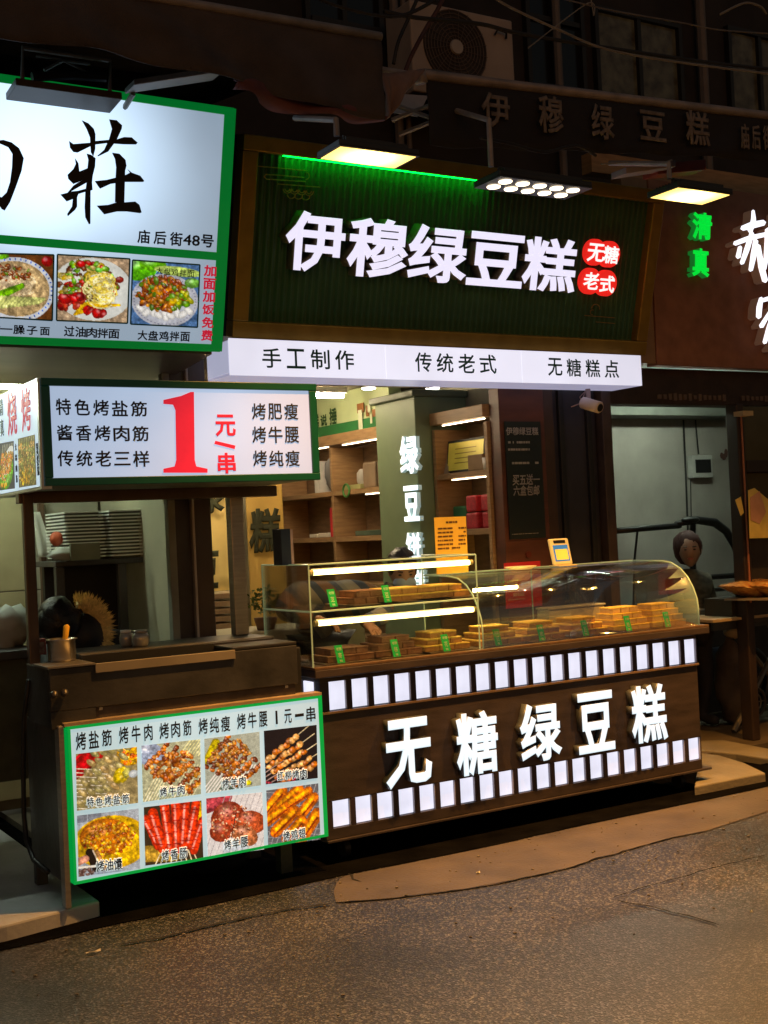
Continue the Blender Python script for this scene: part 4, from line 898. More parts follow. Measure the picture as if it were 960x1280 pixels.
names = [('特色烤盐筋', (108, 997, 117, 1007.5), (152, 992.5, 161, 1003)), ('烤牛肉', (199, 984, 208.5, 995), (221, 981.5, 230.5, 992)), ('烤羊肉', (277, 973, 286, 984), (298, 970.5, 307, 981.5)), ('红柳烤肉', (346, 964, 354, 974), (374, 961.5, 383, 972)),
         ('烤油馕', (119.5, 1076, 130, 1088), (141.5, 1073.5, 152.5, 1086)), ('烤香肠', (201.5, 1063, 211, 1074.5), (223.5, 1060, 233.5, 1071.5)), ('烤羊腰', (279.5, 1050, 288.5, 1061), (300, 1046, 309.5, 1058)), ('烤鸡翅', (353, 1039, 362, 1050), (372.5, 1035.5, 381.5, 1046.5))]
M_halo_w = mat('white_outline_print', (.8, .85, .8), .5, emit=(.75, .85, .82), es=.7)
for qd, fn, (w, a, b) in zip(quads, (bq_tendon, bq_beef, bq_lamb, bq_willow, bq_bread, bq_sausage, bq_kidney, bq_wing), names):
    photo_print(GF, qd, fn(), M_print, menu, .002)
    row(w, GF, [a[0]-.9, a[1]-.9, a[2]+.9, a[3]+.9], [b[0]-.9, b[1]-.9, b[2]+.9, b[3]+.9], M_halo_w, menu, .075, d=.0045, thick=.0008)
    row(w, GF, a, b, M_ink, menu, .014, d=.0065, thick=.0008)
# things on the cart
def pot(loc, r, h, label):
    t = thing('steel_pot', label, 'pot', loc)
    build(MB().lathe(loc, [(r*.97, 0), (r, .01), (r, h-.006), (r+.008, h-.004), (r+.008, h), (r-.004, h), (r-.005, .02), (0, .02)], 28), 'body', mat('pot_steel', (.5, .48, .45), .25, .9, vary=.1, stretch=(1, 1, 6)), t, True)
    return t
pc = P(78, 826, Z=1.057)
t = pot(pc, .058, .095, 'small round steel pot on the left plate of the barbecue cart')
lad = thing('ladle', 'yellow handled ladle standing in the small steel pot', 'ladle', pc+Vector((.02, 0, .06)))
build(MB().tube([pc+Vector((.0, 0, .04)), pc+Vector((.018, 0, .1)), pc+Vector((.024, 0, .145)), pc+Vector((.022, 0, .152))], [.008, .012, .014, .008], 10), 'handle', mat('yellow_plastic', (.8, .45, .03), .4), lad, True)
build(MB().ball(pc+Vector((0, 0, .035)), .022, .022, .012), 'scoop', M_steel, lad, True)
c = P(52, 820, Z=1.057)
t = thing('seasoning_box', 'dark red printed seasoning box left of the small steel pot', 'box', c)
build(MB().box(c.x-.03, c.x+.04, c.y+.06, c.y+.13, 1.057, 1.13), 'carton', mat('dark_red_carton', (.2, .03, .025), .6), t, bev=.003)
build(MB().box(c.x-.015, c.x+.03, c.y+.057, c.y+.0595, 1.065, 1.115), 'paper_label', mat('dim_label', (.25, .2, .15), .6, c2=(.12, .03, .03), scale=60), t)
for x, r, lb in ((158, .03, 'clear glass jar with a pale lid behind the cart trough'), (176, .038, 'round clear glass bowl on the right of the pale lidded jar')):
    c = P(x, 808, Z=1.076)
    if c.y < 5.35: c = P(x, 802, Z=1.076)
    t = thing('glass_jar', lb, 'jar', c)
    build(MB().lathe(c, [(r*.8, 0), (r, .012), (r*1.05, .04), (r*.9, .06), (r*.8, .062)], 16), 'glass_body', mat('grey_glass', (.3, .3, .28), .1, .3), t, True)
    build(MB().lathe(c+Vector((0, 0, .0625)), [(r*.85, 0), (r*.85, .012), (0, .014)], 16), 'lid', M_white if r < .035 else M_steel, t, True)
# ------------------------------------------------ grill room contents
RX = front(6.55)
ra, rz = RX.st(66, 702); rb, _ = RX.st(205, 702)
rack = thing('steel_rack', 'dark steel work table with a shining right leg in the grill room', 'rack', ((ra+rb)/2, 6.75, .07))
build(MB().box(ra, rb, 6.5, 6.95, rz-.03, rz), 'top', M_dsteel, rack, bev=.004)
for x in (ra, (ra+rb)/2+.03, rb-.045):
    build(MB().box(x, x+.045, 6.5, 6.545, .07, rz-.031), 'leg', mat('shiny_leg', (.3, .2, .12), .25, .8) if x > rb-.1 else M_dsteel, rack, bev=.003)
build(MB().box(ra+.05, rb-.05, 6.9, 6.94, .3, rz-.032), 'dark_back', M_black, rack)
# two piles of white rimmed trays
M_tray = mat('tray_white_rim', (.8, .82, .76), .5, vary=.05); M_trayd = mat('tray_dark_side', (.09, .1, .08), .6)
ords = ['topmost', 'second', 'third', 'fourth', 'fifth', 'sixth', 'seventh', 'eighth', 'ninth', 'tenth', 'eleventh', 'twelfth', 'thirteenth', 'fourteenth', 'fifteenth', 'lowest']
def tray(x0, x1, y0, y1, z, label, rot=0):
    c = Vector(((x0+x1)/2, (y0+y1)/2, z)); t = thing('serving_tray', label, 'tray', c, 'white rimmed trays piled on the steel table'); hw, hd = (x1-x0)/2, (y1-y0)/2
    g = MB().box(c.x-hw, c.x+hw, c.y-hd, c.y+hd, z+.009, z+.0165); build(g, 'rim', M_tray, t, bev=.001)
    build(MB().box(c.x-hw+.02, c.x+hw-.02, c.y-hd+.02, c.y+hd-.02, z, z+.0108), 'dish', M_trayd, t); t.rotation_euler.z = rot
x_l, _ = RX.st(80, 690); x_m, _ = RX.st(124, 690); x_r, _ = RX.st(175, 690)
nt_ = 14
for k in range(nt_):
    tray(x_l+.0+.006*random.random(), x_m+.02+.01*random.random(), 6.52, 6.88, rz+.003+k*.0185, ords[nt_-1-k if k else 15]+' tray of the left pile of white rimmed trays', .03*(random.random()-.5))
    tray(x_m+.035+.008*random.random(), x_r+.01*random.random(), 6.50, 6.88, rz+.003+k*.0185, ords[nt_-1-k if k else 15]+' tray of the right pile of white rimmed trays', .05*(random.random()-.5)+.04)
c = RX.p(*RX.st(93, 690))
t = tag(build(MB().box(c.x-.06, c.x+.1, 6.42, 6.44, rz+.001, rz+.09), 'cardboard_sheet', mat('grey_green_card', (.2, .22, .16), .7), bev=.002), 'small grey green card leaning on the front of the left tray pile', 'card')
c = RX.p(*RX.st(190, 690))
t = tag(build(MB().ball((c.x+.01, 6.75, rz+.10), .07, .08, .1, amp=.25), 'dark_sack', mat('dark_sack_cloth', (.05, .045, .035), .8), smooth=True), 'small dark sack on the table right of the tray piles', 'sack')
c = RX.p(*RX.st(75, 698))
t = tag(build(MB().ball((c.x, 6.47, rz+.035), .08, .04, .034, amp=.5, fr=2.5), 'crumpled_bag', mat('pale_plastic', (.4, .42, .38), .4), smooth=True), 'crumpled pale plastic bag at the left front corner of the table', 'bag')
t = tag(build(MB().ball((c.x-.0, 6.6, rz+.12), .035, .035, .04, amp=.1), 'red_onion', mat('red_orange_skin', (.5, .1, .04), .5), smooth=True), 'orange red ball shaped item left of the tray piles', 'ball')
c = front(7.1).p(*front(7.1).st(52, 655))
g = MB(); g.grid(lambda u, v: (c.x-.05+.09*u*(.45+.55*v)+.02*v, 7.1-.02*math.sin(u*7)*v-.01, c.z+.07-.26*v), 10, 10)
tag(build(g, 'plastic_bag', mat('white_plastic_film', (.6, .62, .55), .35), smooth=True, sol=.003), 'white plastic bag hanging on the kitchen wall left of the table', 'bag')
tag(build(MB().ball(P(2, 785, Y=6.2), .13, .11, .10, amp=.7, fr=3.2), 'cloth_bundle', mat('white_cloth_bundle', (.42, .45, .42), .7), smooth=True), 'white cloth bundle at the left edge of the picture behind the cart', 'bundle')
tb = P(0, 815, Y=5.9)
t = thing('side_table', 'low dark table with a pale cloth bundle on it at the left edge', 'table', (1.0, 6.2, .07))
build(MB().box(.3, 1.62, 5.9, 6.5, tb.z-.04, tb.z), 'top', M_dsteel, t, bev=.004)
for x in (.35, 1.57): build(MB().box(x, x+.045, 5.92, 5.965, .065, tb.z-.041), 'leg', M_dsteel, t)
build(MB().box(.3, 1.6, 5.97, 6.0, .45, tb.z-.041), 'apron', mat('dim_green_panel', (.06, .07, .045), .5, vary=.3), t)
c = RX.p(*RX.st(160, 780))
t = thing('steel_drum', 'tall dark steel drum standing under the work table', 'drum', (c.x, 6.7, .07))
build(MB().lathe((c.x, 6.72, .07), [(.13, 0), (.13, .82), (.135, .83), (.13, .86), (0, .87)], 22), 'drum_body', M_dsteel, t, True)
# ================================================================== CAKE COUNTER
FC = front(5.09); BF = 5.13
X0, X1 = 2.70, 5.115
ctr = thing('cake_counter', 'brown cake counter on castors with two rows of glowing tiles and raised white characters', 'counter', ((X0+X1)/2, 5.4, 0))
CF = front(BF)
zl = [CF.st(x, y)[1] for x, y in ((880, 783.5), (880, 793), (868, 799), (868, 829), (880, 829), (873, 920), (873, 951), (888, 952), (888, 960))]
deck_z = .93; deck_b = .875
tz1, tz0 = .855, .735          # upper tile row
bz1, bz0 = .345, .205          # lower tile row
ted = CF.st(650, 838)[1]
tz1 = CF.st(871, 798)[1]; tz0 = CF.st(871, 828.5)[1]; bz1 = CF.st(871, 922)[1]; bz0 = CF.st(873, 950)[1]
bot = bz0-.05
build(MB().box(X0-.05, X1+.05, 5.07, 5.68, deck_z-.05, deck_z-.012), 'deck', M_brown, ctr, bev=.004)
build(MB().box(X0-.05, X1+.05, 5.072, 5.679, deck_z-.0118, deck_z), 'deck_top', mat('deck_laminate', (.12, .075, .045), .3, vary=.2, stretch=(6, 1, 1)), ctr, bev=.002)
build(MB().box(X0+.035, X1-.02, BF+.04, 5.66, bot+.01, deck_z-.051), 'carcass', M_brown, ctr)
build(MB().box(X0, X1, BF-.0, BF+.038, bz1, tz0), 'front_panel', M_brown, ctr, bev=.003)
build(MB().box(X0-.01, X1+.004, BF-.012, BF-.001, tz0-.012, tz0-.001), 'ledge', mat('ledge_wood', (.16, .11, .08), .4), ctr, bev=.001)
build(MB().box(X0, X1, BF, BF+.038, tz1, deck_z-.0505), 'top_rail', M_brown, ctr, bev=.002)
build(MB().box(X0, X1, BF, BF+.038, bot, bz0), 'bottom_rail', M_brown, ctr, bev=.002)
build(MB().box(X0, X1+.06, BF-.015, BF+.2, bot-.012, bot-.001), 'base_plate', M_brown, ctr, bev=.002)
M_tile1 = mat('lit_tile', (.25, .25, .28), .4, vary=.03, emit=(.84, .84, 1), es=.98, evary=.14, scale=7)
M_slat = mat('dark_slat', (.035, .026, .04), .45); M_jamb = mat('pale_tile_jamb', (.35, .33, .36), .4)
top_px = [(58, 96), (108, 145), (158, 195), (207, 243), (255, 290), (303, 338), (348, 383), (395, 430), (440, 475), (483, 517), (525, 558), (567, 600), (608, 640), (648, 680), (688, 720), (728, 757), (765, 795), (803, 833), (840, 868), (876, 905)]
bot_px = [(67, 107), (119, 159), (168, 209), (217, 256), (265, 303), (312, 350), (358, 395), (404, 440), (448, 484), (491, 527), (534, 569), (577, 610), (618, 651), (659, 690), (699, 731), (738, 768), (776, 806), (813, 843), (850, 880), (887, 915)]
for rowpx, z0, z1 in ((top_px, tz0, tz1), (bot_px, bz0, bz1)):
    a0 = CF.st(380+rowpx[0][0]/1.846, 860 if rowpx is top_px else 1010)[0]; a1 = CF.st(380+rowpx[-1][1]/1.846, 812 if rowpx is top_px else 937)[0]
    pit = (a1-a0)/(20-.24)
    tile = MB().box(0, pit*.76, .018, .03, z0+.003, z1-.003).mesh('glowing_tile', M_tile1)
    sl = MB().box(0, pit*.24-.003, 0, .036, z0+.0005, z1-.0005).mesh('slat', M_slat)
    jb = MB().box(0, .004, .004, .030, z0+.002, z1-.002).mesh('jamb', M_jamb)
    for k in range(20):
        x = a0+k*pit
        build(tile, 'glowing_tile', None, ctr, at=(x, BF, 0))
        build(jb, 'jamb', None, ctr, at=(x+pit*.762, BF, 0))
        if k < 19: build(sl, 'slat', None, ctr, at=(x+pit*.762+.0045, BF, 0))
    build(MB().box(X0, a0-.002, BF, BF+.037, z0+.0005, z1-.0005), 'end_stile', M_slat, ctr)
    build(MB().box(a1+.006, X1, BF, BF+.037, z0+.0005, z1-.0005), 'end_stile', M_brown, ctr)
    # lit tiles on the left side
    for k in range(4):
        y = BF+.06+k*.13
        build(MB().box(X0-.008, X0+.004, y, y+.09, z0, z1), 'side_tile', M_tile1, ctr)
build(MB().box(X0, X0+.034, BF+.04, 5.66, bot, deck_z-.051), 'side_panel', M_brown, ctr)
M_cl = mat('counter_letter_face', (.25, .26, .28), .4, emit=(.80, .93, 1), es=1.05); M_cls = mat('counter_letter_side', (.1, .11, .115), .35, .2)
M_letedge = mat('counter_letter_dark_gap', (.01, .01, .012), .5)
for ch, b in (('无', (479, 902, 541, 978)), ('糖', (568, 893, 624, 964)), ('绿', (648, 882, 703, 947)), ('豆', (720, 868, 769, 936)), ('糕', (787, 859, 835, 924))):
    channel(ch, CF, b, M_cl, M_cls, ctr, .027, .045, .0)
for x in (X0+.15, X1-.08):
    for y in (5.24, 5.58):
        w = build(MB().tube([(x-.016, y, .042), (x+.016, y, .042)], .041, 16), 'castor', M_black, ctr)
        build(MB().box(x-.02, x+.02, y-.02, y+.02, .075, bot-.013), 'castor_fork', M_dsteel, w)
# glass case: left two-storey box
gl = thing('glass_display_case', 'square glass display case with two warm tube lights on the left half of the counter', 'display case', (3.12, 5.35, deck_z))
gx0c, gx1c, gy0, gy1, gz = 2.655, 3.60, 5.10, 5.60, 1.405
for (a, nm) in (((gx0c, gx1c, gy0, gy0+.005, deck_z+.001, gz-.006), 'front_pane'), ((gx0c, gx0c+.005, gy0+.006, gy1, deck_z+.001, gz-.006), 'side_pane'), ((gx0c, gx1c, gy0, gy1, gz-.005, gz), 'top_pane'),
                ((gx0c+.006, gx1c-.006, gy0+.006, gy1, 1.185, 1.191), 'glass_shelf')):
    build(MB().box(*a), nm, M_glass, gl)
g = MB()
for (p, q) in (((gx0c, gy0, gz), (gx1c, gy0, gz)), ((gx0c, gy0, gz), (gx0c, gy1, gz)), ((gx0c, gy0, deck_z), (gx0c, gy0, gz)), ((gx1c, gy0, deck_z), (gx1c, gy0, gz)), ((gx0c, gy0, 1.186), (gx1c, gy0, 1.186)), ((gx1c, gy0, gz), (gx1c, gy1, gz)), ((gx0c, gy1, deck_z), (gx0c, gy1, gz)), ((gx0c, gy1, 1.186), (gx0c, gy0, 1.186)), ((gx1c, gy1, deck_z), (gx1c, gy1, gz))):
    g = MB().tube([p, q], .0042, 6); build(g, 'glass_edge', M_glassedge, gl)
M_tubel = mat('warm_display_tube', (.9, .8, .5), .4, emit=(1, .74, .26), es=9)
for (x0, y0), (x1, y1) in (((391, 716), (586, 703)), ((397, 777), (591, 764))):
    a = P(x0, y0, Y=5.14); b = P(x1, y1, Y=5.14); z = (a.z+b.z)/2
    tt = build(MB().tube([(a.x, 5.14, z), (b.x, 5.14, z)], .0125, 10), 'display_tube', M_tubel, gl)
    build(MB().tube([(a.x-.02, 5.14, z), (a.x-.001, 5.14, z)], .014, 10).tube([(b.x+.001, 5.14, z), (b.x+.02, 5.14, z)], .014, 10), 'tube_cap', mat('tube_cap', (.5, .4, .2), .5), tt)
    build(MB().box(a.x, b.x, 5.155, 5.175, z-.012, z+.018), 'tube_holder', M_steel, tt)
# right curved case
gc = thing('curved_glass_case', 'curved glass display case over the cakes on the right half of the counter', 'display case', (4.35, 5.35, deck_z))
cx0, cx1 = 3.61, 5.10
prof = [(5.085, deck_z+.002), (5.085, 1.03), (5.092, 1.08), (5.115, 1.14), (5.155, 1.2), (5.21, 1.25), (5.28, 1.282), (5.35, 1.292), (5.60, 1.296)]
g = MB(); n = len(prof)
g.add([(x, y, z) for x in (cx0, cx1) for y, z in prof], [(i, i+1, n+i+1, n+i) for i in range(n-1)])
build(g, 'curved_pane', M_glass, gc, True, sol=.004)
g = MB(); g.add([(cx1, y, z) for y, z in prof]+[(cx1, 5.60, deck_z+.002)], [tuple(range(n+1))]); build(g, 'end_pane', M_glass, gc, sol=.004)
for x in (cx0, cx1): build(MB().tube([(x, y, z) for y, z in prof], .0055 if x == cx1 else .0045, 6), 'glass_edge', M_glassedge, gc, True)
build(MB().tube([(cx0, 5.60, 1.296), (cx1, 5.60, 1.296)], .005, 6), 'glass_edge', M_glassedge, gc)
build(MB().tube([(4.32, 5.585, deck_z), (4.32, 5.585, 1.29)], .004, 6), 'hinge_post', M_glassedge, gc)
a = P(589, 738, Y=5.32); b = P(643, 731, Y=5.32)
build(MB().tube([(a.x, 5.3, a.z), (b.x, 5.3, a.z)], .009, 8), 'led_tube', mat('warm_led_tube', (.9, .8, .4), .4, emit=(1, .72, .22), es=110), gc)
# green pillar like screen + trays under cakes, cakes, tags
M_cake = mat('mung_bean_cake', (.42, .21, .07), .75, vary=.25, scale=30, bump=.4, bscale=120)
M_cakey = mat('yellow_cake_crust', (.85, .56, .11), .7, vary=.2, scale=40)
M_cakep = mat('pale_osmanthus_cake', (.55, .36, .17), .75, vary=.15, scale=30, bump=.3, bscale=120)
M_caked = mat('dark_red_bean_cake', (.24, .11, .06), .75, vary=.25, scale=30, bump=.3, bscale=120)
M_tag = mat('green_price_tag', (.01, .38, .05), .5, vary=.05, emit=(.01, .3, .03), es=.5); M_tagt = mat('pale_tag_print', (.6, .75, .35), .5)  # tag card is given emission to brighten it behind the glass
piles = [  # pixel x of the centre, deck z, lower width, tiers, tiers' materials, tag x, character
    ('upper left', 455, 1.193, .2, 2, M_caked, 421, '芝', 5.3, 'the leftmost green tag on the upper glass shelf'),
    ('upper middle', 505, 1.193, .34, 2, M_cake, 489, '豆', 5.3, 'the second green tag on the upper glass shelf'),
    ('upper right', 545, 1.193, .3, 2, M_cakey, None, '', 5.3, 'the right end of the upper glass shelf'),
    ('lower first', 425, deck_z, .26, 2, M_caked, 427, '枣', 5.26, 'the faded green tag at the left counter end'),
    ('lower second', 485, deck_z, .27, 3, M_caked, 497, '核', 5.27, 'the green tag second from the left on the counter'),
    ('lower third', 545, deck_z, .27, 3, M_cake, 560, '花', 5.27, 'the green tag third from the left on the counter'),
    ('lower fourth', 612, deck_z, .27, 3, M_cakey, 625, '花', 5.27, 'the green tag just right of the case edge'),
    ('lower fifth', 668, deck_z, .27, 3, M_cakey, 680, '核', 5.27, 'the green tag below the red poster'),
    ('lower sixth', 722, deck_z, .27, 3, M_cakey, 735, '豆', 5.27, 'the green tag below the white plastic box'),
    ('lower seventh', 776, deck_z, .27, 4, M_cakep, 789, '桂', 5.27, 'the green tag second from the right end'),
    ('lower eighth', 823, deck_z, .26, 4, M_cakep, 838, '枣', 5.27, 'the rightmost green tag on the counter')]
tname = {0: 'lowest', 1: 'second', 2: 'third', 3: 'fourth'}
for nm, px, z, w0, nt2, m, tagx, ch, yc, near in piles:
    c = P(px, 800, Y=yc); x = c.x; dp = .2
    zz = z+.004
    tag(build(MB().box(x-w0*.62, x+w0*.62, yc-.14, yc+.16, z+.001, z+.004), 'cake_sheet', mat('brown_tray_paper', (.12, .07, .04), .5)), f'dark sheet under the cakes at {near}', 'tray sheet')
    for k in range(nt2):
        w = w0*(1-.2*k) if nt2 < 4 else w0*(1-.1*k); off = .012*(random.random()-.5); h = .032
        d2 = dp*(1-.14*k)
        t = thing('cake_layer', f'{tname[k] if k < nt2-1 else "top"} cake layer, pile at {near.replace(" from the left on the counter", " from left").replace(" on the upper glass shelf", ", upper shelf").replace("right end of the upper glass shelf", "right end of upper shelf")}', 'cake', (x+off, yc, zz), 'stacked mung bean cakes on the counter')
        nc = 3 if w > .17 else 2
        for i in range(nc):
            xa = x+off-w/2+w*i/nc+.002; xb = x+off-w/2+w*(i+1)/nc-.002; dy = .006*random.random()
            cp = build(MB().box(xa, xb, yc-d2/2+dy, yc+d2/2, zz, zz+h-.008), 'cake', m if m is not M_cakey else M_cake, t, bev=.003)
            build(MB().box(xa-.001, xb+.001, yc-d2/2+dy-.001, yc+d2/2, zz+h-.0078, zz+h-.001), 'crust', M_caked if m is M_caked else M_cakey, cp, bev=.0015)
        zz += h
    if tagx:
        ty = yc-.135 if z < 1 else yc-.12
        c = P(tagx, 820, Y=ty); hh = .085; ww = .043
        tp = Plane((c.x-ww/2, ty, z+.004), (1, .1, 0), (-.12, .15, 1))
        t = thing('price_tag', f'green cake tag with pale characters, {near}'.replace(' on the upper glass shelf', ' on upper shelf').replace('the leftmost green tag', 'leftmost').replace('the second green tag', 'second').replace('the green tag ', '').replace('the faded green tag', 'faded').replace('the rightmost green tag', 'rightmost'), 'tag', tp.p(ww/2, 0), 'green cake tags standing before the piles')
        build(MB().pbox(tp, 0, ww, 0, hh, -.002, 0), 'card', M_tag, t)
        text('老糖' if px % 2 else '无糖', tp, (.006, hh*.7, ww-.006, hh*.88), M_tagt, t, .03, .001, .0005, px=False)
        text(ch, tp, (.01, hh*.26, ww-.01, hh*.58), M_tagt, t, .03, .001, .0005, px=False)
        text('糕', tp, (.013, hh*.05, ww-.013, hh*.19), M_tagt, t, .03, .001, .0005, px=False)
# ================================================================== THINGS IN AND ON THE COUNTER AND SHELVES
def paper_lines(pl, x0, x1, ys, m, parent, h=2.2, gap=.25, name='print_line', d=.002):
    g = MB()
    for y in ys:
        s0, t0_ = pl.st(x0, y); s1, _ = pl.st(x1, y); hh = h/230; s = s0
        while s < s1:
            w = min(.006+.03*random.random(), s1-s)
            if random.random() > gap: g.pbox(pl, s, s+w, t0_-hh/2, t0_+hh/2, d, d+.0008)
            s += w+.004
    return build(g, name, m, parent)
YM = front(5.45)
s0, t1 = YM.st(543, 647); s1, t0 = YM.st(586, 720); t0 = 1.3035
t = thing('menu_stand', 'orange yellow price list standing upright on the curved glass case', 'menu', YM.p((s0+s1)/2, t0))
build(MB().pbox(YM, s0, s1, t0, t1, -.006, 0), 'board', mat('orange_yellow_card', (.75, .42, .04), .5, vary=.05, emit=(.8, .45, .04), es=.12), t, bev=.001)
M_brink = mat('brown_ink', (.12, .05, .01), .6)
paper_lines(YM, 557, 572, [653], M_brink, t, 2.4, .1); paper_lines(YM, 547, 566, [661, 666, 671, 676, 681], M_brink, t, 2, .1); paper_lines(YM, 573, 582, [660, 665, 670, 675, 680], M_brink, t, 2, .1); paper_lines(YM, 547, 575, [686], M_brink, t, 2, .2)
s0, t1 = YM.st(691, 676); s1, _ = YM.st(716, 690)
t = thing('payment_terminal', 'small yellow rimmed payment stand with a blue and yellow face on the curved glass', 'payment stand', YM.p((s0+s1)/2, 1.3))
tl = Plane(YM.p((s0+s1)/2, 1.308), (1, .0, 0), (-.1, .12, 1))
w = (s1-s0)/2
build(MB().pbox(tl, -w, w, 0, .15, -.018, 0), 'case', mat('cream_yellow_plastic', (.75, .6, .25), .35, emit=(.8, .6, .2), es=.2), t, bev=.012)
build(MB().pbox(tl, -w*.75, w*.75, .02, .112, .0, .002), 'blue_face', mat('blue_face', (.03, .15, .45), .4, emit=(.05, .25, .6), es=.5), t, bev=.001)
build(MB().pbox(tl, -w*.62, w*.62, .028, .088, .0025, .004), 'yellow_panel', mat('yellow_face', (.7, .55, .05), .4, emit=(.9, .7, .1), es=.5), t)
build(MB().pbox(tl, -w*.6, w*.6, .122, .14, .0, .003), 'dark_slot', M_black, t, bev=.002)
build(MB().box((s0+s1)/2-.065, (s0+s1)/2+.065, 5.41, 5.5, 1.3005, 1.307), 'base', mat('base_yellow', (.7, .55, .2), .4), t, bev=.002)
c = P(648, 711, Z=1.303)
t = thing('snack_dish', 'shallow yellow white dish lying on the curved glass left of the payment stand', 'dish', (c.x, 5.42, 1.3))
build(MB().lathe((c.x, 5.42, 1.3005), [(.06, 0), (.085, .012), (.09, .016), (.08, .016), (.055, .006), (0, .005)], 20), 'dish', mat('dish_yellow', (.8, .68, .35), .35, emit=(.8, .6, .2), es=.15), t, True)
PI_ = front(YF)
t = thing('red_poster', 'red printed notice low on the brown pier behind the curved glass', 'poster', PI_.p(4.55, 1.2))
s0, t1 = PI_.st(629, 704); s1, t0 = PI_.st(677, 757)
build(MB().pbox(PI_, s0, s1, t0, t1, .004, .008), 'sheet', mat('red_sheet', (.55, .02, .02), .5, vary=.05, emit=(.6, .02, .02), es=.1), t)
M_pink = mat('pale_pink_print', (.7, .4, .35), .5)
paper_lines(PI_, 634, 668, [730], M_pink, t, 3.5, .15, d=.009); paper_lines(PI_, 634, 655, [744], M_pink, t, 5, .1, d=.009); paper_lines(PI_, 634, 655, [750], M_pink, t, 1.5, .2, d=.009)
t = thing('black_poster', 'tall black poster with grey lettering on the brown pier', 'poster', PI_.p(4.55, 1.8))
s0, t1 = PI_.st(629, 527); s1, t0 = PI_.st(681, 672)
build(MB().pbox(PI_, s0, s1, t0, t1, .004, .012), 'sheet', mat('black_poster_sheet', (.012, .018, .018), .4, vary=.1), t)
M_gry = mat('grey_print', (.3, .28, .26), .5); PQ = Plane(PI_.p(0, 0, .012), (1, 0, 0), (0, 0, 1))
text('伊穆绿豆糕', PQ, (632, 534, 673, 544), M_gry, t, .022, .001, .0008)
text('买五送一', PQ, (640, 593, 675, 606), M_gry, t, .018, .001, .0008, shear=.1); text('六盒包邮', PQ, (641, 607, 675, 619), M_gry, t, .018, .001, .0008, shear=.1)
paper_lines(PQ, 635, 662, [553, 562], M_gry, t, 3, .2, d=.001); paper_lines(PQ, 638, 673, [579], M_gry, t, 3, .2, d=.001); paper_lines(PQ, 640, 673, [668], M_gry, t, .8, .0, d=.001)
sx, sz = PI_.st(660, 693)
tag(build(MB().lathe(PI_.p(sx, sz, .005), [(0, -.004), (.02, -.004), (.02, .004), (0, .004)], 14, Matrix.Rotation(math.radians(90), 3, 'X')), 'round_seal', mat('dark_red_seal', (.12, .02, .01), .5)), 'small dark round knob on the brown pier between the black and red posters', 'knob')
c = P(358, 706, Z=1.405)
t = thing('tall_box', 'narrow dark blue gift box standing on the left end of the glass case', 'box', (c.x, c.y, 1.406))
y_ = 5.3; xb = P(352, 690, Y=y_).x; xe = P(364, 690, Y=y_).x
build(MB().box(xb, xe, y_, y_+.09, 1.4055, P(358, 661, Y=y_).z), 'carton', mat('navy_carton', (.012, .03, .07), .5, vary=.1), t, bev=.001)
build(MB().box(xe+.001, xe+.014, y_+.002, y_+.09, 1.4055, P(358, 662, Y=y_).z), 'pale_sleeve', mat('pale_pink_card', (.5, .38, .36), .6), t)
a = P(690, 775, Y=5.5); b = P(750, 755, Y=5.5)
t = thing('plastic_container', 'frosted white plastic container behind the cakes in the curved case', 'container', ((a.x+b.x)/2, 5.5, deck_z))
build(MB().box(a.x-.05, b.x, 5.46, 5.57, deck_z+.002, 1.06), 'tub', mat('frosted_plastic', (.45, .38, .27), .3, vary=.08), t, bev=.008); build(MB().box(a.x-.055, b.x+.005, 5.455, 5.575, 1.061, 1.072), 'lid', mat('frosted_lid', (.5, .45, .33), .3), t, bev=.003)
SH = side(SX+.06)
def onshelf(x0, y0, x1, y1, z, dep=.12, f=None):
    """box extents on the shelf from a pixel box; returns y0,y1,z0,z1 in metres"""
    s0, t1 = SH.st(x0, y0); s1, t0 = SH.st(x1, y1); return -s1, -s0, z, z+(t1-t0)
def sbox(px, z, name, m, label, cat, dep=.13, bev=.004, x=None):
    y0, y1, z0, z1 = onshelf(*px, z); x = SX+.05 if x is None else x
    return tag(build(MB().box(x, x+dep, y0, y1, z0+.001, z1), name, m, bev=bev), label, cat)
sbox((393, 573, 401, 612), 1.851, 'white_bag', mat('white_bag', (.6, .6, .58), .5), 'white paper bag at the far left of the upper left shelf', 'bag')
y0, y1, z0, z1 = onshelf(401, 568, 418, 612, 1.851)
tag(build(MB().ball((SX+.13, (y0+y1)/2, (z0+z1)/2), .08, (y1-y0)/2, (z1-z0)/2, amp=.2), 'grey_vase', mat('grey_cloth_bag', (.16, .16, .17), .7), smooth=True), 'stout grey bundle standing on the upper left shelf', 'bundle')
sbox((419, 605, 422, 612), 1.851, 'small_carton', M_paper, 'tiny pale carton beside the upright of the upper left shelf', 'carton')
for i, (px, lb) in enumerate((((454, 577, 471, 607), 'translucent brown gift bag, the left one of the pair beside the green pillar'), ((472, 576, 490, 606), 'translucent brown gift bag, the right one of the pair beside the green pillar'))):
    sbox(px, 1.851, 'gift_bag', mat('brown_gift_bag', (.25, .18, .12), .45, vary=.15), lb, 'bag', .15, .012)
y0, y1, z0, z1 = onshelf(446, 582, 453, 606, 1.851)
tag(build(MB().ball((SX+.08, (y0+y1)/2, (z0+z1)/2), .04, (y1-y0)/2, (z1-z0)/2, amp=.3), 'clear_bag', mat('crinkled_film', (.42, .4, .36), .3), smooth=True), 'crinkled clear bag left of the brown gift bags', 'bag')
y0, y1, _, _ = onshelf(433, 600, 455, 612, 1.851)
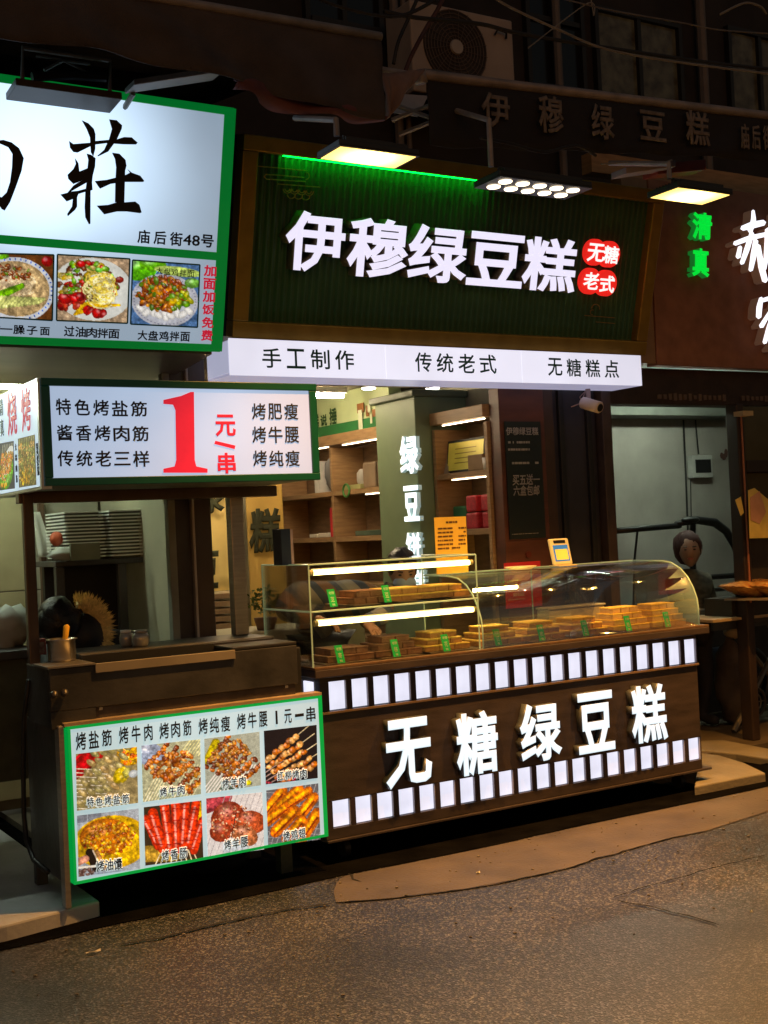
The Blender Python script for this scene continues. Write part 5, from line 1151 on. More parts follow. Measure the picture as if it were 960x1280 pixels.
tag(build(MB().box(SX+.03, SX+.14, y0, y1, 1.852, 1.885), 'paper_packet', mat('yellow_green_packet', (.35, .36, .15), .6), bev=.004), 'flat yellow green packet in front of the gift bags', 'packet')
rg = MB(); rc = Vector((SX-.008, y1-.11, 1.845)); rg.tube([rc+Vector((0, .045*math.cos(a), .045*math.sin(a))) for a in np.linspace(0, 6.2832, 21)], .008, 8, False)
tag(build(rg, 'tape_ring', mat('green_ring', (.05, .2, .04), .4), smooth=True), 'green ring hanging over the front edge of the upper left shelf', 'ring')
sbox((413, 632, 425, 668), 1.516, 'red_box', mat('red_gift_box', (.5, .015, .03), .45, emit=(.5, .01, .02), es=.06), 'upright red gift box on the middle left shelf', 'box')
sbox((399, 663, 411, 668), 1.516, 'small_packet', M_paper, 'small pale packet left of the upright red gift box', 'packet', .06)
sbox((388, 665, 398, 669), 1.516, 'small_tube', M_paper, 'tiny pale tube at the left end of the middle left shelf', 'tube', .05)
sbox((445, 660, 478, 665), 1.516, 'glass_tray', mat('dim_green_glass', (.08, .12, .09), .2), 'flat dim green glass tray on the middle shelf left of the pillar', 'tray', .1)
cert = Plane((SX+.06, 0, 1.888), (0, -1, 0), (.12, 0, 1))
s0, t1 = cert.st(560, 552); s1, t0 = cert.st(605, 584)
t = thing('framed_certificate', 'golden certificate in a dark frame leaning on the upper right shelf', 'certificate', cert.p((s0+s1)/2, 0))
build(MB().pbox(cert, s0, s1, .001, t1, -.012, 0), 'frame', M_black, t, bev=.002)
build(MB().pbox(cert, s0+.014, s1-.014, .016, t1-.016, .0005, .002), 'gold_sheet', mat('gold_sheet', (.6, .5, .09), .35, .2, vary=.15, scale=6, emit=(.6, .5, .05), es=.12), t)
g = MB()
for k in range(4): g.pbox(cert, s0+.09, s1-.09, t1-.06-.03*k, t1-.054-.03*k, .0025, .003)
build(g, 'text_line', mat('gold_dark', (.3, .2, .03), .5), t)
sbox((594, 566, 614, 583), 1.886, 'brown_carton', mat('carton_brown2', (.25, .16, .08), .7), 'small brown carton in front of the golden certificate', 'carton', .12, x=SX+.0)
sbox((610, 535, 619, 574), 1.886, 'tall_carton', mat('carton_tan', (.32, .2, .11), .7), 'tall tan carton at the right end of the upper right shelf', 'carton', .12, x=SX+.12)
tag(build(MB().lathe((SX+.03, 6.055, 1.886), [(.03, 0), (.036, .07), (0, .07)], 14), 'white_cup', M_white, smooth=True), 'small white cup at the right end of the upper right shelf', 'cup')
y0, y1, z0, z1 = onshelf(544, 558, 562, 592, 1.886)
tag(build(MB().add([(SX+.05, y0, z0), (SX+.17, y0, z0), (SX+.17, y1, z0), (SX+.05, y1, z0), (SX+.1, (y0+y1)/2-.03, z1), (SX+.12, (y0+y1)/2+.0, z1)], [(0, 3, 2, 1), (0, 1, 5, 4), (1, 2, 5), (2, 3, 4, 5), (3, 0, 4)]), 'peaked_bag', mat('pale_brown_bag', (.3, .25, .18), .5)), 'peaked pale bag left of the golden certificate', 'bag')
for i, (px, lb, x_) in enumerate((((588, 616, 602, 636), 'red woven bag stacked on top, left column, right shelf', 0), ((603, 613, 619, 634), 'red woven bag stacked on top, right column, right shelf', .02), ((588, 637, 604, 657), 'red woven bag at the bottom left of the red stack', 0), ((605, 635, 621, 656), 'red woven bag at the bottom right of the red stack', .02))):
    zb = 1.531 if i > 1 else 1.531+.105
    y0, y1, z0, z1 = onshelf(*px, zb)
    tag(build(MB().box(SX+.02+x_, SX+.16, y0, y1, z0, zb+.10), 'red_bag', mat('red_woven_bag', (.4, .015, .03), .6, vary=.3, scale=60), bev=.012), lb, 'bag')
sbox((567, 628, 586, 656), 1.531, 'green_bag', mat('green_dark_bag', (.01, .1, .03), .6), 'dark green bag left of the red bags on the right shelf', 'bag', .12, .01)
# back bench, plant
tag(build(MB().box(2.75, 3.75, 6.5, 6.95, .03, 1.0), 'back_bench', M_cream, bev=.01), 'cream work bench behind the left half of the glass case', 'bench')
c = P(332, 775, Y=6.6); c.z = 1.001
t = thing('potted_plant', 'small round leaved plant on the bench behind the left side of the glass case', 'plant', c)
build(MB().lathe(c, [(.05, 0), (.07, .07), (0, .07)], 14), 'pot', mat('clay_pot', (.2, .1, .05), .7), t, True)
g = MB(); rnd = random.Random(4)
for k in range(200):
    v = Vector((rnd.gauss(0, 1), rnd.gauss(0, 1), rnd.gauss(0, 1))).normalized()*(.5+.5*rnd.random()); p = c+Vector((v.x*.11, v.y*.09, .17+v.z*.09))
    a = Vector((rnd.gauss(0, 1), rnd.gauss(0, 1), rnd.gauss(0, 1))).normalized()*.014; b = a.cross(Vector((rnd.random(), rnd.random(), 1))).normalized()*.010
    g.add([p-a, p+b, p+a, p-b], [(0, 1, 2, 3)])
build(g, 'foliage', mat('plant_leaf', (.12, .17, .03), .5, vary=.4, scale=40), t)['kind'] = 'stuff'
# CCTV camera under the fascia
c = P(735, 492, Y=5.8)
t = thing('security_camera', 'white bullet security camera under the right end of the fascia', 'camera', c)
q = P(741, 507, Y=5.62)
build(MB().tube([c+Vector((0, 0, .06)), c+Vector((0, 0, -.03)), q+Vector((0, .05, .02))], .016, 8), 'bracket', mat('pink_grey_bracket', (.35, .26, .24), .5), t, True)
dv = (Vector((.2, -1, -.35))).normalized()
build(MB().tube([q-dv*.08, q-dv*.075, q+dv*.05, q+dv*.055], [.03, .036, .036, .032], 16), 'body', mat('camera_white', (.55, .45, .43), .4), t, True)
build(MB().tube([q+dv*.0552, q+dv*.060], [.024, .022], 16), 'lens', M_black, t)
build(MB().tube([c+Vector((-.0, .02, .02)), c+Vector((-.06, 0, -.06)), c+Vector((-.12, .02, -.08))], .004, 5).tube([c+Vector((0, 0, .03)), c+Vector((-.05, .02, -.02)), c+Vector((-.02, 0, -.10))], .003, 5), 'cable', mat('cable_pinkish', (.3, .2, .18), .6), t, True)
# ================================================================== AIR CONDITIONER
AY = front(6.45)
a0, az1 = AY.st(512, 2); a1, az1b = AY.st(640, 22); az1 = (az1+az1b)/2; az0 = az1-.58
ac = thing('air_conditioner', 'dusty grey air conditioner outdoor unit with a round fan grille above the awning pole', 'air conditioner', ((a0+a1)/2, 6.6, az0))
M_ac = mat('dusty_ac_enamel', (.32, .28, .26), .6, vary=.15, scale=4)
build(MB().box(a0, a1, 6.45, 6.75, az0, az1), 'housing', M_ac, ac, bev=.012)
fc_, fz_ = AY.st(569, 60); fr_ = .245
build(MB().lathe(AY.p(fc_, fz_, .002), [(0, -.003), (fr_, -.003), (fr_, .003), (0, .003)], 40, Matrix.Rotation(math.radians(90), 3, 'X')), 'fan_well', mat('fan_dark', (.03, .024, .022), .6), ac)
for k in range(9):
    r = .05+.0235*k; build(MB().tube([AY.p(fc_+r*math.cos(a), fz_+r*math.sin(a), .012) for a in np.linspace(0, 6.2832, 33)], .003, 4, False), 'grille_ring', mat('grille_brown', (.12, .095, .085), .6), ac)
g = MB()
for k in range(20): a = k*math.pi/10; g.tube([AY.p(fc_+.05*math.cos(a), fz_+.05*math.sin(a), .016), AY.p(fc_+fr_*math.cos(a+.2), fz_+fr_*math.sin(a+.2), .016)], .002, 4)
build(g, 'grille_spokes', MATS['grille_brown'], ac)
build(MB().lathe(AY.p(fc_, fz_, .02), [(0, -.008), (.05, -.008), (.045, .006), (0, .008)], 24, Matrix.Rotation(math.radians(90), 3, 'X')), 'hub', mat('hub_grey', (.35, .33, .32), .5), ac)
g = MB(); a = AY.st(625, 42); g.tube([AY.p(a[0]-.05, a[1]-.02, .01), AY.p(a[0]-.04, a[1]+.01, .03), AY.p(a[0]+.03, a[1], .03), AY.p(a[0]+.04, a[1]-.03, .01)], .008, 6); build(g, 'handle', M_black, ac)
for x in (a0+.12, a1-.12): build(MB().box(x-.02, x+.02, 6.4, 6.9, az0-.04, az0-.002), 'wall_bracket', M_dsteel, ac)
# ================================================================== AWNINGS
def cloth(pl, top, botm, n, name, m, parent, wav=.03, fr=7, nv=8, sag=0, seed=0, thick=.004):
    def li(pts, u):
        L = (len(pts)-1)*u; i = min(int(L), len(pts)-2); f = L-i; return (pts[i][0]*(1-f)+pts[i+1][0]*f, pts[i][1]*(1-f)+pts[i+1][1]*f)
    T = [pl.st(*p) for p in top]; B = [pl.st(*p) for p in botm]
    def fn(u, v):
        a = li(T, u); b = li(B, u); s = a[0]*(1-v)+b[0]*v; t = a[1]*(1-v)+b[1]*v
        return pl.p(s, t, wav*v*math.sin(u*fr*6.28+seed)+.5*wav*noise.noise(Vector((u*5, v*3, seed)))+sag*math.sin(v*math.pi))
    g = MB().grid(fn, n, nv); return build(g, name, m, parent, True, sol=thick)
BP = Plane(P(530, 95, Y=4.75), (1, -.0, .026), (0, 0, 1))
aw = thing('shop_awning', 'dark cloth awning valance with faded pale characters hanging from a long pole', 'awning', BP.p(1, 0))
M_val = mat('black_valance_cloth', (.02, .02, .024), .85, vary=.2, scale=4, bump=.3, bscale=150)
M_polem = mat('dusty_grey_pole', (.28, .25, .24), .5, .2, vary=.25, scale=10)
build(MB().tube([BP.p(*BP.st(527, 93)), BP.p(*BP.st(960, 158)), BP.p(*BP.st(1300, 205))], .024, 12), 'pole', M_polem, aw, True)
build(MB().tube([BP.p(*BP.st(524, 88), .0), BP.p(*BP.st(527, 104), 0)], .03, 10), 'pole_end', M_polem, aw, True)
cloth(BP, [(533, 97), (745, 128), (960, 160), (1250, 200)], [(537, 183), (640, 190), (760, 198), (850, 204), (960, 215), (1250, 250)], 80, 'valance', M_val, aw, .02, 6, 6, seed=2)
M_fade = mat('faded_pale_paint', (.19, .165, .15), .8, vary=.35, scale=30)
for ch, b in (('伊', (596, 118, 635, 168)), ('穆', (667, 124, 702, 177)), ('绿', (733, 137, 765, 186)), ('豆', (794, 147, 829, 190)), ('糕', (851, 149, 884, 197)), ('庙', (920, 168, 933, 202)), ('后', (934, 170, 947, 203)), ('街', (948, 171, 962, 204))):
    text(ch, BP, b, M_fade, aw, .026, .034, .003)
for x, y in ((527, 96), (760, 130), (958, 160)):
    a = BP.p(*BP.st(x, y)); build(MB().tube([a, a+Vector((.02, .5, .22)), a+Vector((.05, 2.1, .9))], .016, 8), 'folding_arm', M_polem, aw, True)
cloth(Plane(BP.O, (1, 0, .026), (0, .92, .40)), [(533, 95), (1250, 200)], [(500, 40), (1250, 150)], 30, 'canopy', M_cloth_dark, aw, .02, 3) if False else None
# left awning
LP = front(4.6)
la = thing('left_awning', 'big dark canvas awning with a sagging reddish hem over the noodle sign', 'awning', LP.p(1.5, 3.6))
build(MB().tube([LP.p(*LP.st(x, y)) for x, y in ((-200, -65), (210, 0), (476, 46))], .02, 10), 'front_pole', M_polem, la, True)
cloth(LP, [(-120, -52), (60, -24), (210, 1), (476, 48)], [(-120, 40), (60, 52), (165, 72), (300, 103), (400, 134), (482, 150)], 60, 'valance', M_cloth_dark, la, .03, 4, 8)
cloth(front(4.64), [(292, 100), (330, 97), (400, 118), (440, 128), (482, 148)], [(291, 112), (325, 128), (380, 143), (430, 151), (480, 151)], 40, 'red_hem', mat('faded_red_canvas', (.13, .05, .055), .85, vary=.3, scale=6), la, .05, 2, 6, .03)
cloth(front(4.7), [(474, 92), (500, 90), (531, 86)], [(482, 150), (486, 146), (516, 106)], 14, 'drape', mat('pinkish_grey_canvas', (.2, .14, .125), .85, vary=.2, scale=8), la, .03, 2, 8, .02)
g = MB().grid(lambda u, v: LP.p(*LP.st(-120+596*u, -52+100*u-2), 0)+Vector((0, 2.2*v, .35*v)), 20, 4); build(g, 'canopy', M_cloth_dark, la, True, sol=.004)
for (p, q) in (((485, 128), (540, 148)), ((490, 150), (537, 132)), ((500, 168), (540, 152))):
    a = P(*p, Y=5.1); b = P(*q, Y=4.95); build(MB().tube([a, b], .012, 6), 'folding_arm', M_polem, la)
a = P(486, 138, Y=5.15); b = P(530, 112, Y=5.1)
build(MB().add([P(488, 140, Y=5.2), P(522, 146, Y=5.2), P(535, 120, Y=5.25), P(505, 118, Y=5.25)], [(0, 1, 2, 3)]), 'plastic_sheet', mat('pale_sheet', (.3, .3, .33), .3), la, sol=.004)
# ================================================================== HANGING LAMPS
M_lens = mat('glowing_yellow_lens', (.9, .7, .3), .4, emit=(1, .62, .11), es=3.2)
M_ledspot = mat('led_spot', (.9, .9, .9), .4, emit=(1, .8, .55), es=4.5)
M_blk = mat('lamp_black_metal', (.035, .033, .033), .45, .3)
LZ = 3.10
def flood(px, label, energy, col, led=False, pole=None):
    c = [P(*p, Z=LZ) if len(p) == 2 else Vector(p) for p in px]      # left-far, left-near, right-near, right-far
    xs = sorted(p.x for p in c); x0, x1 = (xs[0]+xs[1])/2, (xs[2]+xs[3])/2; ys = sorted(p.y for p in c); y0, y1 = (ys[0]+ys[1])/2, (ys[2]+ys[3])/2
    ctr_ = Vector(((x0+x1)/2, (y0+y1)/2, LZ))
    t = thing('flood_lamp', label, 'lamp', ctr_, 'lit lamps hanging in front of the cake shop sign')
    e = .012
    build(MB().box(x0-e, x1+e, y0-e, y1+e, LZ+.004, LZ+.028), 'housing', M_blk, t, bev=.004)
    for k in range(9): 
        yy = y0+(y1-y0)*(k+.5)/9; build(MB().box(x0+.03, x1-.03, yy-.002, yy+.002, LZ+.0285, LZ+.048), 'cooling_fin', M_blk, t)
    if led:
        build(MB().box(x0-e, x1+e, y0-e, y1+e, LZ-.004, LZ+.0035), 'face_plate', mat('face_plate_black', (.05, .05, .06), .3, .4), t)
        for i in range(5):
            for j in range(2):
                xx = x0+(x1-x0)*(i+.6+.0*j)/5.2; yy = y0+(y1-y0)*(j+.5)/2
                build(MB().lathe((xx, yy, LZ-.0085), [(0, 0), (.030, 0), (.032, .004), (0, .0042)], 20), 'led_cell', M_ledspot, t)
    else:
        ml = backlit('glowing_yellow_lens', (1, .66, .16), 2.0, [(ctr_, .2, 9)]); ml.node_tree.nodes['Principled BSDF'].inputs['Base Color'].default_value = (.8, .6, .3, 1)
        build(MB().box(x0, x1, y0, y1, LZ-.003, LZ+.0035), 'lens', ml, t, bev=.001)
        for s in ((x0-e, x0-.001, y0-e, y1+e), (x1+.001, x1+e, y0-e, y1+e), (x0, x1, y0-e, y0-.001), (x0, x1, y1+.001, y1+e)): build(MB().box(*s, LZ-.001, LZ+.0038), 'rim', M_blk, t)
    for xx in (x0+.06, x1-.06): build(MB().tube([(xx, (y0+y1)/2, LZ+.02), (xx, (y0+y1)/2, LZ+.07)], .008, 6), 'bracket', M_blk, t)
    build(MB().tube([(x0+.06, (y0+y1)/2, LZ+.07), (x1-.06, (y0+y1)/2, LZ+.07)], .008, 6), 'bracket', M_blk, t)
    if pole:
        b = P(*pole, Y=ctr_.y); b.z = max(b.z, LZ+.12)
        build(MB().tube([(b.x, ctr_.y, LZ+.07), (b.x, ctr_.y, b.z)]+([(b.x, 4.75, b.z+.12)] ), .013, 8), 'hanger', M_polem, t)
    lo = lamp_light('SPOT', ctr_+Vector((0, 0, -.03)), energy, col, .03, name='flood_light', parent=t, spot=112); lo.rotation_euler.x = math.radians(-7)
    return t
flood(((398, 196), (430, 184), (525, 196), (487, 210)), 'glowing yellow flood lamp at the left, before the gold frame of the cake shop sign', 450, (1, .44, .085), pole=(420, 150))
flood(((586, 232), (640, 221), (738, 237), (700, 247)), 'flood lamp with ten round light cells in the middle of the three', 70, (1, .70, .42), True, (611, 150))
flood(((809, 246), (850, 236), (918, 243), (873, 255)), 'glowing yellow flood lamp at the right, above the green raised characters', 450, (1, .44, .085), pole=(836, 205))
flood(((5.66, 4.46, LZ), (5.66, 4.28, LZ), (6.02, 4.28, LZ), (6.02, 4.46, LZ)), 'assumed, unseen yellow flood lamp of the neighbour, further right than the green characters', 470, (1, .43, .08))  # assumed lamp outside the view, added for the amber light on road and bread
# dead strip lamp and red box between banner and sign
t = thing('strip_lamp', 'unlit grey strip lamp with a red end box just below the awning valance', 'lamp', P(830, 212, Y=5.0))
a = P(783, 217, Y=4.9); b = P(845, 208, Y=4.95)
build(MB().hexa([a, b, b+Vector((0, .12, 0)), a+Vector((0, .12, 0))]+[p+Vector((0, 0, .035)) for p in (a, b, b+Vector((0, .12, 0)), a+Vector((0, .12, 0)))]), 'grey_body', mat('lilac_grey_shell', (.3, .28, .32), .5), t, bev=.004)
a = P(822, 218, Y=5.02); b = P(883, 212, Y=5.05)
build(MB().hexa([a, b, b+Vector((0, .12, 0)), a+Vector((0, .12, 0))]+[p+Vector((0, 0, .06)) for p in (a, b, b+Vector((0, .12, 0)), a+Vector((0, .12, 0)))]), 'red_body', mat('dull_red_shell', (.25, .05, .035), .5), t, bev=.004)
# ================================================================== CABLES
def cable(pts, r, label, m, Y0, Y1=None):
    n = len(pts); q = [P(x, y, Y=Y0+((Y1 if Y1 else Y0)-Y0)*i/(n-1)) for i, (x, y) in enumerate(pts)]
    f = []
    for i in range(n-1):
        p0, p1, p2, p3 = q[max(i-1, 0)], q[i], q[i+1], q[min(i+2, n-1)]
        for k in range(6):
            t = k/6; f.append(.5*((2*p1)+(p2-p0)*t+(2*p0-5*p1+4*p2-p3)*t*t+(3*p1-p0-3*p2+p3)*t**3))
    f.append(q[-1]); return tag(build(MB().tube(f, r, 6), 'cable', m, smooth=True), label, 'cable', 'cables hanging across the dark upper facade')
M_cab = mat('pale_cable', (.22, .21, .19), .6); M_cabk = mat('black_cable', (.02, .02, .02), .6)
cable([(590, -30), (625, 2), (700, 38), (760, 62), (850, 78), (960, 92), (1010, 97)], .006, 'pale sagging cable, the brightest one, crossing from the air conditioner to the right edge', M_cab, 4.2)
cable([(690, -5), (760, 12), (850, 28), (905, 38), (1000, 44)], .004, 'thin grey cable above the brightest sagging cable', mat('grey_cable', (.15, .14, .14), .6), 4.2)
cable([(480, 14), (520, 22), (600, 30), (650, 42), (760, 60), (900, 80), (1000, 90)], .012, 'thick black cable crossing in front of the air conditioner fan', M_cabk, 5.2)
cable([(380, -10), (430, 10), (500, 20), (560, -10)], .009, 'black cable dipping to the left of the air conditioner', M_cabk, 5.0)
cable([(562, -20), (548, 10), (530, 40), (512, 75), (500, 110)], .012, 'dark cable slanting down across the left of the air conditioner fan', mat('reddish_cable', (.07, .03, .03), .6), 5.4)
cable([(530, -20), (512, 20), (498, 52), (492, 80)], .01, 'black cable slanting down left of the air conditioner', M_cabk, 5.4)
cable([(900, 18), (930, 4), (950, 8), (958, 18)], .006, 'short looped pale cable at the top right corner', M_cab, 4.3)
cable([(600, 172), (640, 180), (680, 190), (720, 182), (745, 195)], .008, 'black cable looping under the valance beside the second hanger', M_cabk, 4.55)
cable([(752, 205), (790, 203), (812, 208), (840, 200)], .004, 'thin pale cable looping over the unlit strip lamp', M_cab, 4.6)
cable([(660, 60), (735, 4), (742, 20), (737, -10)], .003, 'thin looped wire hanging at the top centre of the picture', M_cab, 4.3)
# ================================================================== PEOPLE
def skin(verts, edges, radii, name, m, parent, root=0, sub=2):
    me = bpy.data.meshes.new(name); me.from_pydata([tuple(v) for v in verts], edges, []); me.update()
    o = bpy.data.objects.new(name, me); COL.objects.link(o)
    o.modifiers.new('skin', 'SKIN'); q = o.modifiers.new('sub', 'SUBSURF'); q.levels = q.render_levels = sub
    for i, r in enumerate(radii): me.skin_vertices[0].data[i].radius = (r, r) if not isinstance(r, tuple) else r
    me.skin_vertices[0].data[root].use_root = True
    dg = bpy.context.evaluated_depsgraph_get(); dg.update()
    m2 = bpy.data.meshes.new_from_object(o.evaluated_get(dg)); bpy.data.objects.remove(o); bpy.data.meshes.remove(me)
    m2.name = name; m2.materials.clear(); m2.materials.append(m); m2.polygons.foreach_set('use_smooth', [True]*len(m2.polygons))
    o = bpy.data.objects.new(name, m2); return finish(o, parent)
M_skin = mat('skin', (.33, .19, .135), .55, vary=.1, scale=20); M_hair = mat('black_hair', (.006, .005, .005), .4, bump=.3, bscale=120)
def head(c, parent, fwd, m=None, hair=True, r=.1, hair_m=None, down=False):
    """head with face; fwd = looking direction"""
    f = Vector(fwd).normalized(); rt = f.cross(Vector((0, 0, 1))).normalized(); u = rt.cross(f); M = Matrix((rt, f, u)).transposed()
    g = MB(); n, mm = 20, 14; vs = []
    for i in range(mm+1):
        th = math.pi*i/mm
        for k in range(n):
            ph = 2*math.pi*k/n; x, y, z = math.sin(th)*math.cos(ph), math.sin(th)*math.sin(ph), math.cos(th)
            w = 1-.28*max(0, -z)**1.5*(1 if y > -.3 else .4); yy = y*.105*(1-.12*max(0, -z)*(y > 0))
            if y > .75 and abs(x) < .28 and -.35 < z < .12: yy += .018*(1-abs(x)/.28)*(1-abs(z+.12)/.24 if abs(z+.12) < .24 else 0)   # nose
            if y > .6 and .15 < abs(x) < .55 and .0 < z < .3: yy -= .006                                                       # eye sockets
            vs.append(Vector(c)+M @ Vector((x*.078*w, yy, z*.118)))
    g.add(vs, [(i*n+k, (i+1)*n+k, (i+1)*n+(k+1)%n, i*n+(k+1)%n) for i in range(mm) for k in range(n)])
    h = build(g, 'head', m or M_skin, parent, True)
    if not down:
        for s in (-1, 1):
            build(MB().ball(Vector(c)+M @ Vector((s*.03, .088, .012)), .012, .008, .006, 10, 6, M=M), 'eye', M_black, h, True)
            build(MB().tube([Vector(c)+M @ Vector((s*.017, .1, .032)), Vector(c)+M @ Vector((s*.045, .09, .034))], .0035, 5), 'eyebrow', M_hair, h)
            build(MB().ball(Vector(c)+M @ Vector((s*.078, .0, -.0)), .008, .018, .028, 8, 6, M=M), 'ear', m or M_skin, h, True)
        build(MB().ball(Vector(c)+M @ Vector((0, .098, -.052)), .022, .008, .008, 10, 6, M=M), 'mouth', mat('lips', (.35, .1, .08), .4), h, True)
    if hair: build(MB().ball(Vector(c)+M @ Vector((0, -.018, .03)), .092, .105, .108, 20, 12, amp=.12, fr=4, M=M), 'hair', hair_m or M_hair, h, True)
    return h, M
def hand(wr, d, up_, parent, m=M_skin, k=1):
    """palm and five bent fingers as one skinned mesh"""
    d = Vector(d).normalized(); s = d.cross(Vector(up_)).normalized(); n = s.cross(d)
    wr = Vector(wr); V = [wr, wr+d*.045*k, wr+d*.08*k]; E_ = [(0, 1), (1, 2)]; R_ = [.022*k, (.034*k, .016*k), (.034*k, .014*k)]
    for i, (o, L) in enumerate(((-.028, .062), (-.01, .075), (.01, .07), (.028, .055))):
        a = wr+d*.085*k+s*o*k; b = a+d*L*.45*k-n*.006*k; c = b+d*L*.3*k-n*.018*k; e = c+d*L*.15*k-n*.018*k
        q = len(V); V += [a, b, c, e]; E_ += [(2, q), (q, q+1), (q+1, q+2), (q+2, q+3)]; R_ += [.009*k, .0085*k, .008*k, .007*k]
    a = wr+d*.035*k-s*.034*k; q = len(V); V += [a, a+d*.03*k-s*.022*k-n*.008*k, a+d*.055*k-s*.026*k-n*.02*k]; E_ += [(1, q), (q, q+1), (q+1, q+2)]; R_ += [.012*k, .011*k, .009*k]
    return skin(V, E_, R_, 'hand', m, parent, 0, 1)
# vendor bending over behind the barbecue cart: black hair, black coat, fur trimmed hood
hc = P(72, 779, Y=5.92)
p1 = thing('person', 'vendor in black coat with tan fur trimmed hood bending behind the barbecue cart', 'person', (hc.x+.12, 6.1, .07))
head(hc+Vector((0, 0, -.01)), p1, (-.25, -.8, -.75), r=.11, down=True)
build(MB().ball(hc, .118, .115, .105, 24, 14, amp=.10, fr=3), 'hair', mat('glossy_black_hair', (.005, .0045, .005), .35, bump=.4, bscale=100), p1, True)
nx = hc+Vector((.12, .12, -.05))
ch_ = hc+Vector((.19, .26, -.12)); pel = hc+Vector((.22, .42, -.38))
body = skin([pel, pel.lerp(ch_, .5), ch_, nx, ch_+Vector((-.18, -.02, .01)), ch_+Vector((-.24, -.2, -.16)), ch_+Vector((-.14, -.34, -.24)), ch_+Vector((.17, -.02, -.02)), ch_+Vector((.19, -.18, -.2)), ch_+Vector((.05, -.33, -.26)),
             pel+Vector((-.1, -.02, -.08)), pel+Vector((-.13, -.12, -.4)), Vector((pel.x-.13, pel.y+.05, .11)), Vector((pel.x-.13, pel.y-.08, .10)), pel+Vector((.1, -.02, -.08)), pel+Vector((.13, -.12, -.4)), Vector((pel.x+.13, pel.y+.05, .11)), Vector((pel.x+.13, pel.y-.08, .10))],
            [(0, 1), (1, 2), (2, 3), (2, 4), (4, 5), (5, 6), (2, 7), (7, 8), (8, 9), (0, 10), (10, 11), (11, 12), (12, 13), (0, 14), (14, 15), (15, 16), (16, 17)],
            [.16, .165, .17, .08, .09, .065, .05, .09, .065, .05, .11, .075, .05, .045, .11, .075, .05, .045], 'coat', mat('black_puffer_coat', (.008, .008, .01), .55, bump=.3, bscale=15), p1)
hand(ch_+Vector((-.14, -.36, -.25)), (-.1, -1, -.1), (0, 0, 1), p1); hand(ch_+Vector((.05, -.35, -.27)), (0, -1, -.1), (0, 0, 1), p1)
g = MB(); rnd = random.Random(3)
FP = front(5.9); cs, cz = FP.st(100, 790)
for k in range(1500):
    a = math.radians(-70+165*rnd.random()); rr = .095+.05*rnd.random(); yy = .1*(rnd.random()-.5)
    b = FP.p(cs+rr*math.cos(a)*1.0, cz+.0+rr*math.sin(a)*1.15, yy); L = .016+.026*rnd.random()
    dirv = Vector((math.cos(a+.35*(rnd.random()-.5)), -.5*rnd.random(), math.sin(a+.35*(rnd.random()-.5)))).normalized(); sd = Vector((-dirv.z, .2, dirv.x))*.0035
    g.add([b-sd, b+sd, b+dirv*L], [(0, 1, 2)])
M_fur = mat('tan_fur', (.75, .56, .22), .8, vary=.35, scale=40)
hd = build(MB().tube([FP.p(cs+.115*math.cos(math.radians(a)), cz+.13*math.sin(math.radians(a)), 0) for a in range(-70, 96, 11)], [.018]+[.036]*13+[.018]*2, 10), 'hood_rim', M_fur, p1, True)
build(g, 'fur_trim', M_fur, hd)
build(MB().ball(FP.p(cs+.03, cz-.03, -.03), .1, .1, .12, amp=.15), 'hood', MATS['black_puffer_coat'], p1, True)
# shopkeeper leaning over the cakes in a striped sweater
def striped():
    m = bpy.data.materials.new('striped_knit'); m.use_nodes = True; n = m.node_tree; b = n.nodes['Principled BSDF']; b.inputs['Roughness'].default_value = .85
    ge = n.nodes.new('ShaderNodeNewGeometry'); d = n.nodes.new('ShaderNodeVectorMath'); d.operation = 'DOT_PRODUCT'; d.inputs[1].default_value = (.75, -.2, .65)
    n.links.new(ge.outputs['Position'], d.inputs[0]); mu = n.nodes.new('ShaderNodeMath'); mu.operation = 'MULTIPLY'; mu.inputs[1].default_value = 4.2; n.links.new(d.outputs['Value'], mu.inputs[0])
    fr = n.nodes.new('ShaderNodeMath'); fr.operation = 'FRACT'; n.links.new(mu.outputs[0], fr.inputs[0]); cr = n.nodes.new('ShaderNodeValToRGB'); cr.color_ramp.interpolation = 'CONSTANT'; e = cr.color_ramp.elements
    e[0].position = 0; e[0].color = (.27, .26, .23, 1); e[1].position = .26; e[1].color = (.04, .06, .1, 1); a = e.new(.46); a.color = (.2, .11, .06, 1); a = e.new(.74); a.color = (.06, .08, .12, 1); a = e.new(.88); a.color = (.2, .2, .2, 1)
    n.links.new(fr.outputs[0], cr.inputs[0]); n.links.new(cr.outputs[0], b.inputs['Base Color']); return m
M_str = striped()
hc = P(503, 714, Y=6.15)
p2 = thing('person', 'shopkeeper in a striped sweater and pale blue face mask leaning over the glass case', 'person', (hc.x-.4, 6.2, .03))
h2, M2 = head(hc, p2, (-.35, -.9, -.35))
build(MB().ball(hc+M2 @ Vector((0, .07, -.05)), .07, .055, .055, 14, 9, M=M2), 'face_mask', mat('pale_blue_mask', (.25, .33, .5), .7), h2, True)
sh = P(452, 752, Y=6.2); pel = P(392, 800, Y=6.55); pel.z = .95; bk = P(398, 748, Y=6.4)
skin([pel, bk, sh, hc+Vector((-.04, .03, -.12)), sh+Vector((-.12, -.02, .04)), P(372, 742, Y=6.05), P(352, 764, Y=5.9), P(392, 772, Y=5.75), sh+Vector((.17, .03, -.02)), P(478, 770, Y=6.0), P(455, 778, Y=5.8)],
     [(0, 1), (1, 2), (2, 3), (2, 4), (4, 5), (5, 6), (6, 7), (2, 8), (8, 9), (9, 10)], [.13, .135, .13, .055, .085, .08, .062, .045, .07, .055, .042], 'sweater', M_str, p2, 0)
